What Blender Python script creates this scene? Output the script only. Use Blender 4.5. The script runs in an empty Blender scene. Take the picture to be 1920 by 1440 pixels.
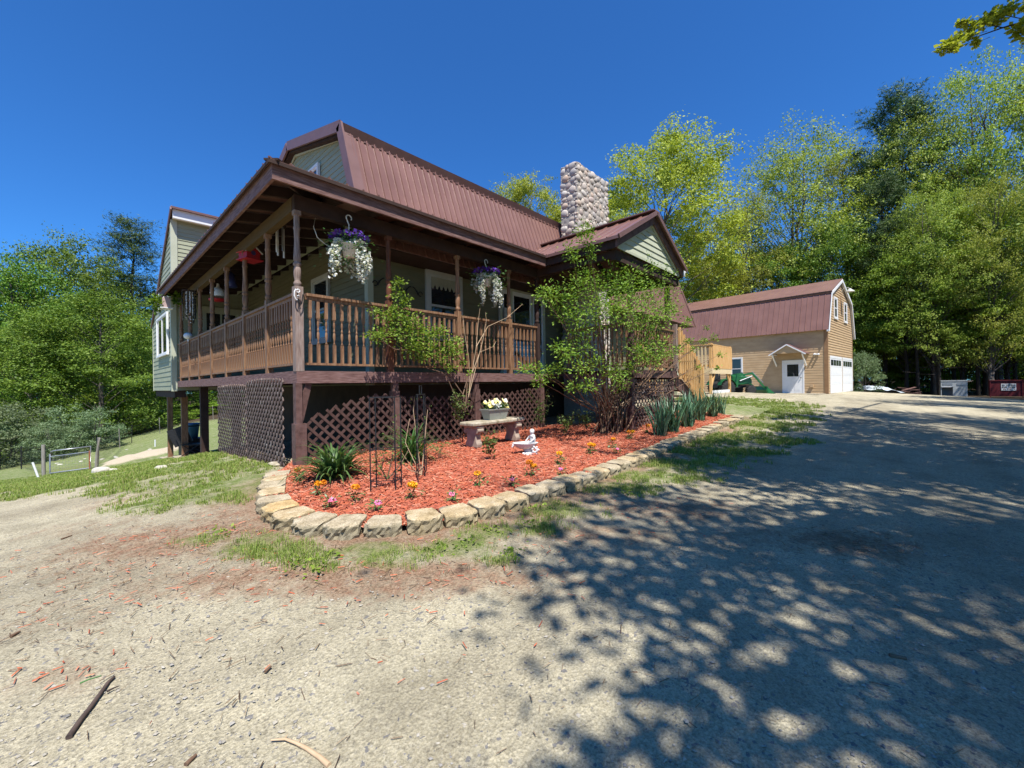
import bpy, bmesh, math, random
import numpy as np
from math import radians as rad, sin, cos, pi
random.seed(5)
RNG = np.random.default_rng(11)
sc = bpy.context.scene
COL = sc.collection
V = lambda *a: np.array(a, float)
# ------------------------------------------------------------------ camera (fitted to the photograph)
CAM = V(-2.003, -5.744, -.216); FPX = 767.19
YAW, ROLL = rad(46.967), rad(-.844)
_fw = V(sin(YAW), cos(YAW), 0); _r = V(cos(YAW), -sin(YAW), 0); _u = V(0, 0, 1)
RT = _r*cos(ROLL)+_u*sin(ROLL); UP = -_r*sin(ROLL)+_u*cos(ROLL); FW = _fw
def ray(u, v): return FW+RT*(u-960)/FPX+UP*(720-v)/FPX
def dep(u, v, d): return CAM+ray(u, v)*d
def onY(u, v, y): r = ray(u, v); return CAM+r*(y-CAM[1])/r[1]
def onX(u, v, x): r = ray(u, v); return CAM+r*(x-CAM[0])/r[0]
def camrel(f, r): p = CAM+_fw*f+_r*r; return p
# ------------------------------------------------------------------ terrain
_cp = [(-2,-5.74,-1.5),(-1,-4.7,-1.47),(2,-6,-1.46),(6,-7,-1.42),(0,-3.5,-1.37),(-1,-2.4,-1.37),(0,0,-1.31),(1.5,.2,-1.28),(3,-3.3,-1.36),
 (5,-3,-1.35),(6.1,-1.75,-1.28),(6.9,-2.9,-1.28),(10.2,-1.8,-.9),(11.5,-2.6,-1.0),(14,-2,-.9),(16.8,0,-.78),(19.7,0,-.77),(22,1.5,-.97),(25,-1,-1.07),
 (29,-2.8,-1.1),(36,-3.5,-1.1),(29.5,10,-1.1),(39,-5,-1.35),(46,-9,-1.72),(49,-12,-1.76),(20,-8,-1.25),(12,-8,-1.35),(30,-15,-1.6),(10,-15,-1.4),(40,-30,-1.8),
 (0,4.2,-1.5),(.05,5.9,-1.76),(.05,8.4,-2.18),(.05,10.9,-2.45),(5,4,-1.35),(8,10,-1.9),(-1,1,-1.42),(-1.6,4,-1.72),(-2.8,4,-1.83),(-2.9,18,-3.45),(-1.3,16.3,-3.2),
 (-6,2,-1.85),(-10,5,-2.4),(-12,-2,-1.9),(-5,-3.5,-1.6),(-10,-9,-1.7),(-2,-12,-1.5),(0,-20,-1.5),(-20,-8,-2.2),(20,20,-1.8),(30,25,-1.6),(45,15,-1.3),(60,-5,-1.6),(60,-40,-2)]
_cp += [tuple(dep(*a)) for a in ((0,868,34),(150,848,34),(310,800,34),(0,840,55),(160,825,55),(310,782,55),(440,760,45))]
_cp = np.array(_cp)
def _phi(r2): return np.where(r2 > 1e-9, .5*r2*np.log(np.maximum(r2, 1e-9)), 0)
_n = len(_cp); _A = np.zeros((_n+3, _n+3))
_A[:_n,:_n] = _phi(((_cp[:,None,:2]-_cp[None,:,:2])**2).sum(-1))+np.eye(_n)*.8
_A[:_n,_n] = 1; _A[:_n,_n+1:] = _cp[:,:2]; _A[_n:,:_n] = _A[:_n,_n:].T
_w = np.linalg.solve(_A, np.concatenate([_cp[:,2], [0,0,0]]))
_c0 = V(10, 2)
def terr(x, y):
    p = np.stack([np.atleast_1d(np.asarray(x, float)), np.atleast_1d(np.asarray(y, float))], -1)
    d = p-_c0; r = np.hypot(d[:,0], d[:,1]); lim = 55.
    k = np.where(r > lim, (lim+(r-lim)*.08)/np.maximum(r, 1e-6), 1)
    q = _c0+d*k[:,None]
    z = _phi(((q[:,None,:]-_cp[None,:,:2])**2).sum(-1))@_w[:_n]+_w[_n]+q@_w[_n+1:]
    return z
def T(x, y): return float(terr(x, y)[0])
def ground(u, v, dz=0.):
    r = ray(u, v); t = np.concatenate([np.arange(.8, 14, .02), np.arange(14, 70, .1)])
    P = CAM+r*t[:,None]; h = P[:,2]-terr(P[:,0], P[:,1])-dz
    i = np.argmax(h < 0) if (h < 0).any() else len(t)-1
    a, b = max(i-1, 0), i
    f = h[a]/(h[a]-h[b]+1e-12)
    return P[a]+(P[b]-P[a])*np.clip(f, 0, 1)
# ------------------------------------------------------------------ objects and tags
def tag(o, label=None, cat=None, group=None, kind=None):
    if label: o['label'] = label
    if cat: o['category'] = cat
    if group: o['group'] = group
    if kind: o['kind'] = kind
    return o
def empty(name, loc=(0,0,0), rz=0, label=None, cat=None, group=None):
    o = bpy.data.objects.new(name, None); COL.objects.link(o)
    o.location = loc; o.rotation_euler = (0,0,rz); o.empty_display_size = .1
    return tag(o, label, cat, group)
def link(name, me, parent=None, m=None, loc=None, smooth=False):
    if m is not None:
        me.materials.clear(); me.materials.append(m)
    o = bpy.data.objects.new(name, me); COL.objects.link(o)
    if parent: o.parent = parent
    if loc is not None: o.location = loc
    return o
def rawmesh(name, verts, faces_flat, sizes, smooth=False):
    me = bpy.data.meshes.new(name)
    verts = np.asarray(verts, np.float32); ff = np.asarray(faces_flat, np.int32); sizes = np.asarray(sizes, np.int32)
    me.vertices.add(len(verts)); me.vertices.foreach_set('co', verts.ravel())
    me.loops.add(len(ff)); me.loops.foreach_set('vertex_index', ff)
    me.polygons.add(len(sizes)); st = np.concatenate([[0], np.cumsum(sizes)[:-1]]).astype(np.int32)
    me.polygons.foreach_set('loop_start', st); me.polygons.foreach_set('loop_total', sizes)
    me.polygons.foreach_set('use_smooth', np.full(len(sizes), bool(smooth)))
    me.update(calc_edges=True)
    return me
def nrm(v): v = np.asarray(v, float); return v/max(np.linalg.norm(v), 1e-9)
class M:
    """collects shapes; build() links them as ONE mesh object"""
    def __init__(s): s.v = []; s.f = []; s.sm = []
    def add(s, vs, fs, smooth=False):
        b = len(s.v); s.v += [tuple(map(float, p)) for p in vs]; s.f += [tuple(b+i for i in f) for f in fs]; s.sm += [smooth]*len(fs)
    def hexa(s, p):  # 8 points: bottom 4 then top 4 ccw
        s.add(p, [(3,2,1,0),(4,5,6,7),(0,1,5,4),(1,2,6,5),(2,3,7,6),(3,0,4,7)])
    def box(s, a, b):
        x0,y0,z0 = np.minimum(a, b); x1,y1,z1 = np.maximum(a, b)
        s.hexa([(x0,y0,z0),(x1,y0,z0),(x1,y1,z0),(x0,y1,z0),(x0,y0,z1),(x1,y0,z1),(x1,y1,z1),(x0,y1,z1)])
    def bar(s, p, q, w, h, up=(0,0,1)):
        p, q = V(*p), V(*q); d = nrm(q-p); side = np.cross(d, up)
        if np.linalg.norm(side) < 1e-4: side = np.cross(d, (1,0,0))
        side = nrm(side); u = np.cross(side, d); a = side*w/2; b = u*h/2
        s.hexa([p-a-b, p+a-b, q+a-b, q-a-b, p-a+b, p+a+b, q+a+b, q-a+b])
    def tube(s, pts, rad_, n=8, cap=True):
        pts = [V(*p) for p in pts]; k = len(pts)
        rr = rad_ if hasattr(rad_, '__len__') else [rad_]*k
        ref = V(0,0,1); vs = []
        for i, p in enumerate(pts):
            d = nrm(pts[min(i+1, k-1)]-pts[max(i-1, 0)])
            a = np.cross(d, ref)
            if np.linalg.norm(a) < .1: a = np.cross(d, (1,0,0))
            a = nrm(a); b = np.cross(d, a); ref = np.cross(a, d) if abs(d[2]) < .95 else ref
            vs += [p+(a*cos(2*pi*j/n)+b*sin(2*pi*j/n))*rr[i] for j in range(n)]
        fs = [(i*n+j, i*n+(j+1)%n, (i+1)*n+(j+1)%n, (i+1)*n+j) for i in range(k-1) for j in range(n)]
        s.add(vs, fs, True)
        if cap: s.add(vs[:n], [tuple(range(n))]); s.add(vs[-n:], [tuple(range(n-1,-1,-1))])
    def lathe(s, prof, c=(0,0,0), n=12, smooth=True):
        c = V(*c); vs = []
        for r, z in prof: vs += [c+V(r*cos(2*pi*j/n), r*sin(2*pi*j/n), z) for j in range(n)]
        k = len(prof)
        s.add(vs, [(i*n+j, i*n+(j+1)%n, (i+1)*n+(j+1)%n, (i+1)*n+j) for i in range(k-1) for j in range(n)], smooth)
        if prof[0][0] > 1e-4: s.add(vs[:n], [tuple(range(n-1,-1,-1))])
        if prof[-1][0] > 1e-4: s.add(vs[-n:], [tuple(range(n))])
    def ball(s, c, r, n=10, m=7):
        c = V(*c); r = V(*r) if hasattr(r, '__len__') else V(r,r,r); vs = []
        for i in range(m+1):
            t = pi*i/m; vs += [c+r*V(sin(t)*cos(2*pi*j/n), sin(t)*sin(2*pi*j/n), -cos(t)) for j in range(n)]
        s.add(vs, [(i*n+j, i*n+(j+1)%n, (i+1)*n+(j+1)%n, (i+1)*n+j) for i in range(m) for j in range(n)], True)
    def poly(s, pts, t=None):
        """flat polygon, extruded by vector t when given"""
        n = len(pts); pts = [V(*p) for p in pts]
        if t is None: s.add(pts, [tuple(range(n))]); return
        t = V(*t); vs = pts+[p+t for p in pts]
        s.add(vs, [tuple(range(n-1,-1,-1)), tuple(range(n, 2*n))]+[(i, (i+1)%n, n+(i+1)%n, n+i) for i in range(n)])
    def quad(s, a, b, c, d): s.add([a,b,c,d], [(0,1,2,3)])
    def xf(s, f, i0=0): s.v[i0:] = [tuple(f(V(*p))) for p in s.v[i0:]]; return s
    def mesh(s, name='m'):
        me = rawmesh(name, s.v, [i for f in s.f for i in f], [len(f) for f in s.f])
        if len(me.polygons) == len(s.sm): me.polygons.foreach_set('use_smooth', np.array(s.sm, bool))
        return me
    def pieces(s, name, m, parent=None, **k):
        """each connected shape becomes an object of its own"""
        p = list(range(len(s.v)))
        def fd(i):
            while p[i] != i: p[i] = p[p[i]]; i = p[i]
            return i
        for f in s.f:
            for i in f[1:]: p[fd(i)] = fd(f[0])
        out = {}
        for f, sm in zip(s.f, s.sm):
            q, mp = out.setdefault(fd(f[0]), (M(), {}))
            for i in f:
                if i not in mp: mp[i] = len(q.v); q.v.append(s.v[i])
            q.f.append(tuple(mp[i] for i in f)); q.sm.append(sm)
        return [q.build(name, m, parent, **k) for q, _ in out.values()]
    def build(s, name, m, parent=None, loc=None, bev=0, **tg):
        me = s.mesh(name)
        if bev:
            bm = bmesh.new(); bm.from_mesh(me); bmesh.ops.remove_doubles(bm, verts=bm.verts, dist=1e-5)
            es = [e for e in bm.edges if len(e.link_faces) == 2 and e.calc_face_angle(0) > .6]
            bmesh.ops.bevel(bm, geom=es, offset=bev, segments=1, affect='EDGES', clamp_overlap=True); bm.to_mesh(me); bm.free()
        o = link(name, me, parent, m, loc); return tag(o, **tg)
# ------------------------------------------------------------------ materials
def _nt(name):
    m = bpy.data.materials.new(name); m.use_nodes = True; nt = m.node_tree; return m, nt, nt.nodes['Principled BSDF']
def _ramp(nt, fac, cols, pos=None):
    r = nt.nodes.new('ShaderNodeValToRGB'); e = r.color_ramp.elements; n = len(cols)
    while len(e) < n: e.new(.5)
    for i, c in enumerate(cols):
        e[i].position = (pos[i] if pos else i/(n-1)); e[i].color = (*c, 1)
    nt.links.new(fac, r.inputs[0]); return r.outputs[0]
def _noise(nt, vec, scale, detail=5, rough=.6, vscale=None):
    if vscale is not None:
        mp = nt.nodes.new('ShaderNodeMapping'); mp.inputs['Scale'].default_value = vscale; nt.links.new(vec, mp.inputs[0]); vec = mp.outputs[0]
    n = nt.nodes.new('ShaderNodeTexNoise'); n.inputs['Scale'].default_value = scale; n.inputs['Detail'].default_value = detail
    n.inputs['Roughness'].default_value = rough; nt.links.new(vec, n.inputs['Vector']); return n.outputs['Fac']
def _math(nt, op, a, b=None, clamp=False):
    n = nt.nodes.new('ShaderNodeMath'); n.operation = op; n.use_clamp = clamp
    for i, x in enumerate((a, b)):
        if x is None: continue
        if isinstance(x, (int, float)): n.inputs[i].default_value = x
        else: nt.links.new(x, n.inputs[i])
    return n.outputs[0]
def _mix(nt, f, a, b, mode='MIX'):
    n = nt.nodes.new('ShaderNodeMix'); n.data_type = 'RGBA'; n.blend_type = mode
    for s, x in ((n.inputs[0], f), (n.inputs[6], a), (n.inputs[7], b)):
        if isinstance(x, (int, float)): s.default_value = x
        elif isinstance(x, tuple): s.default_value = (*x, 1)
        else: nt.links.new(x, s)
    return n.outputs[2]
def _bump(nt, b, h, strength, dist=.01):
    n = nt.nodes.new('ShaderNodeBump'); n.inputs['Strength'].default_value = strength; n.inputs['Distance'].default_value = dist
    nt.links.new(h, n.inputs['Height']); nt.links.new(n.outputs[0], b.inputs['Normal'])
def mat(name, cols, vscale=(1,1,1), scale=8, rough=.7, bump=0, dist=.005, metal=0, spec=.3, pos=None, island=None, emit=None):
    m, nt, b = _nt(name); tc = nt.nodes.new('ShaderNodeTexCoord').outputs['Object']
    b.inputs['Roughness'].default_value = rough; b.inputs['Metallic'].default_value = metal; b.inputs['Specular IOR Level'].default_value = spec
    if isinstance(cols[0], (int, float)): cols = [tuple(c*.8 for c in cols), tuple(min(1, c*1.15) for c in cols)]
    f = _noise(nt, tc, scale, vscale=vscale); c = _ramp(nt, f, cols, pos or [.28+.44*i/(len(cols)-1) for i in range(len(cols))])
    if island:
        g = nt.nodes.new('ShaderNodeNewGeometry'); ic = _ramp(nt, g.outputs['Random Per Island'], island)
        c = _mix(nt, .75, c, ic)
    nt.links.new(c, b.inputs['Base Color'])
    if bump: _bump(nt, b, f, bump, dist)
    return m
def leafmat(name, cols, trans=.35, rough=.55, spec=.25):
    m, nt, b = _nt(name); g = nt.nodes.new('ShaderNodeNewGeometry')
    oi = nt.nodes.new('ShaderNodeObjectInfo')
    c = _ramp(nt, g.outputs['Random Per Island'], cols)
    hs = nt.nodes.new('ShaderNodeHueSaturation'); nt.links.new(c, hs.inputs['Color'])
    nt.links.new(_math(nt, 'ADD', _math(nt, 'MULTIPLY', oi.outputs['Random'], .035), .4825), hs.inputs['Hue'])
    nt.links.new(_math(nt, 'ADD', _math(nt, 'MULTIPLY', oi.outputs['Random'], .35), .82), hs.inputs['Value'])
    b.inputs['Roughness'].default_value = rough; b.inputs['Specular IOR Level'].default_value = spec
    nt.links.new(hs.outputs[0], b.inputs['Base Color'])
    tr = nt.nodes.new('ShaderNodeBsdfTranslucent')
    nt.links.new(_mix(nt, 1., hs.outputs[0], (1.1,1.1,.6), 'MULTIPLY'), tr.inputs['Color'])
    mx = nt.nodes.new('ShaderNodeMixShader'); mx.inputs[0].default_value = trans
    nt.links.new(b.outputs[0], mx.inputs[1]); nt.links.new(tr.outputs[0], mx.inputs[2])
    nt.links.new(mx.outputs[0], nt.nodes['Material Output'].inputs['Surface']); return m
def plain(name, c, rough=.6, metal=0, spec=.4): return mat(name, [tuple(x*.92 for x in c), tuple(min(1, x*1.06) for x in c)], scale=14, rough=rough, metal=metal, spec=spec)
GRAIN = (9,9,1.2)
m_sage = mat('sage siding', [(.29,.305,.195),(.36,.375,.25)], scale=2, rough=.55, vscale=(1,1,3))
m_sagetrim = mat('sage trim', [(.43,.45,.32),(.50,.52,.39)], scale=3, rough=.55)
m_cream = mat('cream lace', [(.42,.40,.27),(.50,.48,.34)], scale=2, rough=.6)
m_sageshade = mat('shaded sage siding', [(.15,.14,.075),(.19,.175,.10)], scale=2, rough=.55, vscale=(1,1,3))  # sage siding with porch shade and warm ground bounce mixed into its colour
m_white = mat('white paint', [(.72,.73,.72),(.82,.82,.80)], scale=5, rough=.5)
m_offwhite = mat('greyish white trim', [(.42,.42,.37),(.52,.52,.46)], scale=5, rough=.6)  # greyer, duller tone than the white paint
m_tan = mat('tan siding', [(.45,.30,.16),(.56,.40,.23)], scale=1.6, rough=.6, vscale=(1,1,3))
m_tantrim = mat('tan trim', [(.24,.13,.06),(.32,.19,.095)], scale=3, rough=.6)
m_roof = mat('brown metal roofing', [(.172,.087,.067),(.23,.122,.096)], scale=1.3, rough=.33, spec=.5)
m_rooftrim = mat('brown metal trim', [(.15,.08,.066),(.19,.105,.09)], scale=3, rough=.4, spec=.5)
m_brown = mat('brown painted wood', [(.075,.038,.03),(.135,.075,.062),(.17,.10,.085)], vscale=(3,3,3), scale=4, rough=.65, bump=.25)
m_rim = mat('weathered brown board', [(.085,.04,.034),(.19,.105,.09),(.27,.17,.15)], vscale=(1.5,1.5,14), scale=4, rough=.75, bump=.4)
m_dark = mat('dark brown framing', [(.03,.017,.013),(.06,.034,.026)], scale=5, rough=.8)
m_beam = mat('yellowed beam', [(.07,.043,.015),(.12,.075,.028)], scale=5, vscale=(9,1,9), rough=.75)
m_stain = mat('stained turned wood', [(.11,.055,.028),(.245,.13,.068),(.36,.225,.125)], vscale=GRAIN, scale=4, rough=.6, bump=.2)
m_red = mat('red stained post', [(.10,.035,.018),(.18,.07,.035)], vscale=GRAIN, scale=4, rough=.6)
m_grey = mat('weathered grey post', [(.14,.09,.07),(.26,.19,.155),(.36,.29,.25)], vscale=(14,14,1.2), scale=4, rough=.8, bump=.5)
m_newwood = mat('new yellow pine', [(.50,.27,.085),(.64,.38,.15),(.72,.47,.22)], vscale=(6,6,1), scale=3, rough=.65, bump=.1)
m_palewood = mat('pale new lumber', [(.60,.46,.25),(.74,.60,.38)], vscale=(3,3,2), scale=3, rough=.7)
m_latt = mat('brown lattice', [(.062,.032,.025),(.115,.065,.052)], scale=9, rough=.65)
m_lattw = mat('faded lattice', [(.10,.066,.055),(.17,.12,.10),(.42,.37,.32)], pos=[.3,.56,.78], scale=10, rough=.75)
m_found = mat('brown foundation', [(.045,.03,.02),(.075,.05,.035)], scale=4, rough=.9)
m_glass = mat('dark window glass', [(.012,.015,.018),(.022,.026,.028)], scale=1, rough=.04, spec=.9)
m_black = mat('black iron', [(.012,.012,.013),(.03,.03,.03)], scale=20, rough=.5)
m_stone = mat('chimney cobbles', [(.30,.26,.21),(.46,.42,.36)], scale=6, rough=.85, bump=.3, dist=.02, island=[(.25,.22,.20),(.46,.40,.33),(.54,.38,.27),(.58,.53,.47),(.34,.32,.31),(.60,.50,.39),(.42,.33,.29)])
m_mortar = mat('mortar', [(.34,.30,.25),(.44,.40,.34)], scale=14, rough=.95)
m_block = mat('garden edging block', [(.26,.19,.085),(.40,.32,.18),(.50,.43,.29),(.36,.20,.06)], pos=[.25,.45,.62,.8], scale=3.2, rough=.95, bump=.6, dist=.008)
m_conc = mat('mossy concrete', [(.14,.12,.065),(.34,.29,.20),(.50,.45,.36)], scale=9, rough=.95, bump=.5, dist=.008)
m_concp = mat('pinkish concrete', [(.26,.20,.15),(.42,.34,.26)], scale=7, rough=.95, bump=.3)
m_mulch = mat('red bark mulch', [(.16,.035,.02),(.38,.10,.055),(.50,.17,.10)], scale=22, rough=.95, bump=.9, dist=.02)
m_chip = mat('red bark chips', [(.34,.085,.045),(.46,.14,.07)], scale=30, rough=.95, island=[(.20,.04,.022),(.46,.11,.05),(.55,.17,.08),(.36,.07,.036),(.64,.33,.21),(.42,.12,.06)])
m_statue = mat('white cast stone', [(.42,.41,.38),(.62,.61,.58),(.74,.73,.70)], scale=12, rough=.8, bump=.3)
m_terra = mat('grey planter', [(.27,.28,.23),(.36,.37,.31)], scale=4, rough=.8)
m_bark = mat('grey bark', [(.05,.04,.032),(.12,.10,.085),(.17,.15,.13)], vscale=(6,6,1), scale=3, rough=.95, bump=.5, dist=.03)
m_barkd = mat('dark bark', [(.022,.018,.014),(.06,.048,.038)], vscale=(6,6,1), scale=3, rough=.95, bump=.4, dist=.03)
m_twig = mat('brown canes', [(.10,.055,.035),(.22,.14,.085)], scale=9, rough=.8)
m_dry = mat('pale dry canes', [(.40,.27,.15),(.58,.43,.28)], scale=9, rough=.8)
m_green = mat('tractor green paint', [(.010,.085,.022),(.016,.13,.036)], scale=3, rough=.35, spec=.5)
m_tyre = mat('tyre rubber', [(.018,.018,.018),(.04,.04,.038)], scale=12, rough=.85)
m_yellow = plain('yellow wheel', (.62,.45,.03), .4)
m_galv = mat('galvanised steel', [(.32,.33,.34),(.46,.47,.48)], scale=9, rough=.4, metal=.7)
m_oldwood = mat('silvered wood', [(.20,.18,.15),(.36,.33,.29)], vscale=GRAIN, scale=3, rough=.9, bump=.4)
m_rock = mat('pale boulder', [(.36,.33,.27),(.56,.53,.45)], scale=4, rough=.95, bump=.6, dist=.03)
m_blue = plain('blue plastic', (.10,.30,.52), .4)
m_redp = plain('red plastic', (.40,.015,.02), .45)
m_maroon = mat('maroon steel', [(.10,.012,.016),(.15,.02,.024)], scale=3, rough=.6)
m_whitep = plain('white plastic', (.74,.74,.72), .45)
m_tarp = mat('pale tarpaulin', [(.40,.46,.50),(.58,.63,.66)], scale=3, rough=.5, bump=.5, dist=.05)
m_wpetal = leafmat('white petals', [(.72,.73,.68),(.84,.84,.82)], .3)
m_ppetal = leafmat('purple petals', [(.10,.03,.34),(.20,.07,.50)], .3)
m_ypetal = leafmat('yellow petals', [(.80,.62,.04),(.88,.78,.25),(.85,.83,.72)], .25)
m_opetal = leafmat('orange petals', [(.80,.28,.01),(.90,.45,.02)], .2)
m_kpetal = leafmat('pink petals', [(.70,.09,.26),(.85,.25,.48)], .25)
m_strap = leafmat('daylily leaves', [(.045,.11,.03),(.085,.19,.05),(.13,.24,.075)], .25, .4, .4)
m_iris = leafmat('iris leaves', [(.05,.12,.065),(.09,.19,.10),(.14,.25,.14)], .2, .4, .4)
m_bush = leafmat('bush leaves', [(.08,.145,.016),(.17,.27,.03),(.30,.40,.06),(.12,.20,.022)], .3)
m_shrub = leafmat('shrub leaves', [(.05,.10,.02),(.13,.20,.05),(.21,.27,.08)], .35)
m_grass = leafmat('grass blades', [(.13,.20,.03),(.22,.31,.05),(.31,.37,.09),(.40,.36,.16)], .3)
m_oak = leafmat('young oak leaves', [(.22,.28,.03),(.36,.42,.045),(.48,.52,.08),(.28,.34,.035)], .38)
m_lime = leafmat('light spring leaves', [(.18,.24,.035),(.31,.37,.055),(.44,.47,.09)], .38)
m_maple = leafmat('maple leaves', [(.065,.135,.014),(.13,.235,.025),(.235,.35,.045)], .32)
m_deep = leafmat('forest leaves', [(.12,.19,.022),(.22,.33,.038),(.36,.46,.065)], .4)
m_pine = leafmat('pine needles', [(.035,.068,.018),(.065,.108,.028),(.105,.15,.042)], .15)
m_greyleaf = leafmat('grey green leaves', [(.09,.14,.06),(.16,.22,.10),(.22,.28,.14)], .3)
# ------------------------------------------------------------------ building helpers
def siding(mm, o, u, n, z0, z1, span, lap=.115, out=.016):
    o, u, n = V(*o), V(*u), V(*n); k = int(math.ceil((z1-z0)/lap-1e-6)); Z = V(0,0,1)
    for i in range(k):
        za, zb = z0+i*lap, min(z0+(i+1)*lap, z1)
        a0, b0 = span(za+1e-4); a1, b1 = span(zb-1e-4)
        if b0-a0 < .01: continue
        if b1 < a1: a1 = b1 = (a1+b1)/2
        p = [o+u*a0+n*out+Z*za, o+u*b0+n*out+Z*za, o+u*b1+n*.002+Z*zb, o+u*a1+n*.002+Z*zb]
        q = [o+u*a0+Z*za, o+u*b0+Z*za]
        mm.add(p+q, [(0,1,2,3),(4,5,1,0)])
def sheet(mm, p00, p10, p11, p01, pitch=.23, h=.022, w=.036, th=.012):
    """ribbed metal sheet; p00-p10 is the eave edge"""
    p00,p10,p11,p01 = map(lambda p: V(*p), (p00,p10,p11,p01))
    n = nrm(np.cross(p10-p00, p01-p00)); n = n if n[2] > -.2 else -n
    mm.hexa([p00-n*th,p10-n*th,p11-n*th,p01-n*th,p00,p10,p11,p01])
    L = np.linalg.norm(p10-p00); k = max(1, int(L/pitch)); e = (p10-p00)/L; ft = max(np.linalg.norm(p11-p01)/L, 1e-3)
    for i in range(k+1):
        t = (i+.02)/(k+.04); a, b = p00+(p10-p00)*t, p01+(p11-p01)*t; wb = w*min(1, ft+.3)
        vs = [a-e*w/2, a+e*w/2, b+e*wb/2, b-e*wb/2, a-e*w*.25+n*h, a+e*w*.25+n*h, b+e*wb*.25+n*h, b-e*wb*.25+n*h]
        mm.add(vs, [(4,5,6,7),(0,1,5,4),(1,2,6,5),(2,3,7,6),(3,0,4,7)])
def window(parent, o, u, n, w, h, fr=.07, mullion='h', fm=None, gm=None, name='window', depth=.05):
    """o lower left corner on the wall plane, u to the right, n outward"""
    o,u,n = V(*o),V(*u),V(*n); Z = V(0,0,1); fm = fm or m_white
    win = M()
    def slab(mm, a0, b0, a1, b1, d0, d1):
        P = lambda a, b, d: o+u*a+Z*b+n*d
        mm.hexa([P(a0,b0,d0),P(a1,b0,d0),P(a1,b0,d1),P(a0,b0,d1),P(a0,b1,d0),P(a1,b1,d0),P(a1,b1,d1),P(a0,b1,d1)])
    slab(win, 0,h-fr,w,h,0,depth); slab(win, -.02,-.02,w+.02,fr*.8,0,depth+.015); slab(win, 0,fr*.8,fr,h-fr,0,depth); slab(win, w-fr,fr*.8,w,h-fr,0,depth)
    wo = win.build(name, fm, parent)
    s = M(); s2 = fr*.55
    i0, i1, j0, j1 = fr, w-fr, fr*.8, h-fr
    slab(s, i0,j0,i0+s2,j1,.004,depth*.7); slab(s, i1-s2,j0,i1,j1,.004,depth*.7); slab(s, i0+s2,j1-s2,i1-s2,j1,.004,depth*.7); slab(s, i0+s2,j0,i1-s2,j0+s2,.004,depth*.7)
    if mullion == 'h': slab(s, i0+s2,(j0+j1)/2-s2/2,i1-s2,(j0+j1)/2+s2/2,.004,depth*.8)
    if mullion == 'v': slab(s, (i0+i1)/2-s2/2,j0+s2,(i0+i1)/2+s2/2,j1-s2,.004,depth*.8)
    if mullion == 'x':
        slab(s, i0+s2,(j0+j1)/2-s2/2,i1-s2,(j0+j1)/2+s2/2,.004,depth*.8); slab(s, (i0+i1)/2-s2/3,j0+s2,(i0+i1)/2+s2/3,(j0+j1)/2-s2/2,.004,depth*.7); slab(s, (i0+i1)/2-s2/3,(j0+j1)/2+s2/2,(i0+i1)/2+s2/3,j1-s2,.004,depth*.7)
    s.build('sash', fm, wo)
    g = M(); slab(g, i0,j0,i1,j1,.0,.021); g.build('pane', gm or m_glass, wo)
    return wo
def lattice(parent, o, u, n, W, zb, zt, m, sp=.11, w=.036, th=.008, frame=False, name='lattice_panel'):
    """diagonal slats inside the outline 0<a<W, zb(a)<z<zt(a)"""
    o,u,n = V(*o),V(*u),V(*n); Z = V(0,0,1); mm = M(); q = math.sqrt(.5)
    A = np.linspace(0, W, 41); ZBa = np.array([zb(a) for a in A]); ZTa = np.array([zt(a) for a in A]); zlo = ZBa.min(); zhi = ZTa.max()
    for lay, sg in ((0, 1), (1, -1)):
        L = W+(zhi-zlo); c = -L
        while c < L+W:
            t = np.linspace(-L*1.5, L*1.5, 700); a = c+t*q; z = zlo+t*q*sg if sg > 0 else zhi+t*q*sg
            ok = (a >= 0) & (a <= W)
            ok &= (z > np.interp(a, A, ZBa)) & (z < np.interp(a, A, ZTa))
            if ok.any():
                i = np.where(ok)[0]; i0, i1 = i[0], i[-1]
                if t[i1]-t[i0] > .05:
                    p, r = o+u*a[i0]+Z*z[i0]+n*(th*(lay+.5)), o+u*a[i1]+Z*z[i1]+n*(th*(lay+.5))
                    mm.bar(p, r, th*.96, w, up=np.cross(n, nrm(r-p)))
            c += sp/q
    return mm.build(name, m, parent)
# ------------------------------------------------------------------ farmhouse
HZ = lambda x, y: T(x, y)
house = empty('farmhouse', (1.65, 1.18, -.2), 0, 'sage sided farmhouse with brown metal gambrel roof and a wraparound porch', 'house')
HOFF = V(1.65, 1.18, -.2)
_oldbuild = M.build
def hb(mm, name, m, parent=None, **k):
    o = mm.build(name, m, parent or house, **k)
    if parent is None or parent is house: o.location = tuple(-HOFF)   # geometry is written in world coordinates
    return o
GX, FY = 1.65, 1.18            # gable wall plane and front wall plane
BK, RG = (1.3, 4.33), (3.83, 5.03)    # gambrel break and ridge (y, z)
XR0, XR1 = 1.23, 16.42
yf = lambda z: BK[0]-(BK[1]-z)*.357 if z < BK[1] else BK[0]+(z-BK[1])/.277
yb = lambda z: RG[0]+(RG[1]-z)/.40
mm = M()
siding(mm, (GX,0,0), (0,1,0), (-1,0,0), -.2, 2.75, lambda z: (FY, 9.1), lap=.112); hb(mm, 'wall', m_sageshade); mm = M()
GU = XR0+.17
siding(mm, (GU,0,0), (0,1,0), (-1,0,0), 2.6, 4.9, lambda z: (yf(z)+.12, min(9.1, yb(z)-.2)), lap=.112, out=.012)
hb(mm, 'wall', m_sage)
mm = M(); siding(mm, (GX,FY,0), (1,0,0), (0,-1,0), -.2, 2.25, lambda z: (0, 14.4), lap=.112); hb(mm, 'wall', m_sageshade)
mm = M(); mm.box((16.0, FY+.02, -.9), (16.06, 8, 3.2)); mm.box((16.061, FY+.0, 2.2), (16.1, 6.5, 4.3)); hb(mm, 'wall', m_sage)
mm = M()
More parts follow.
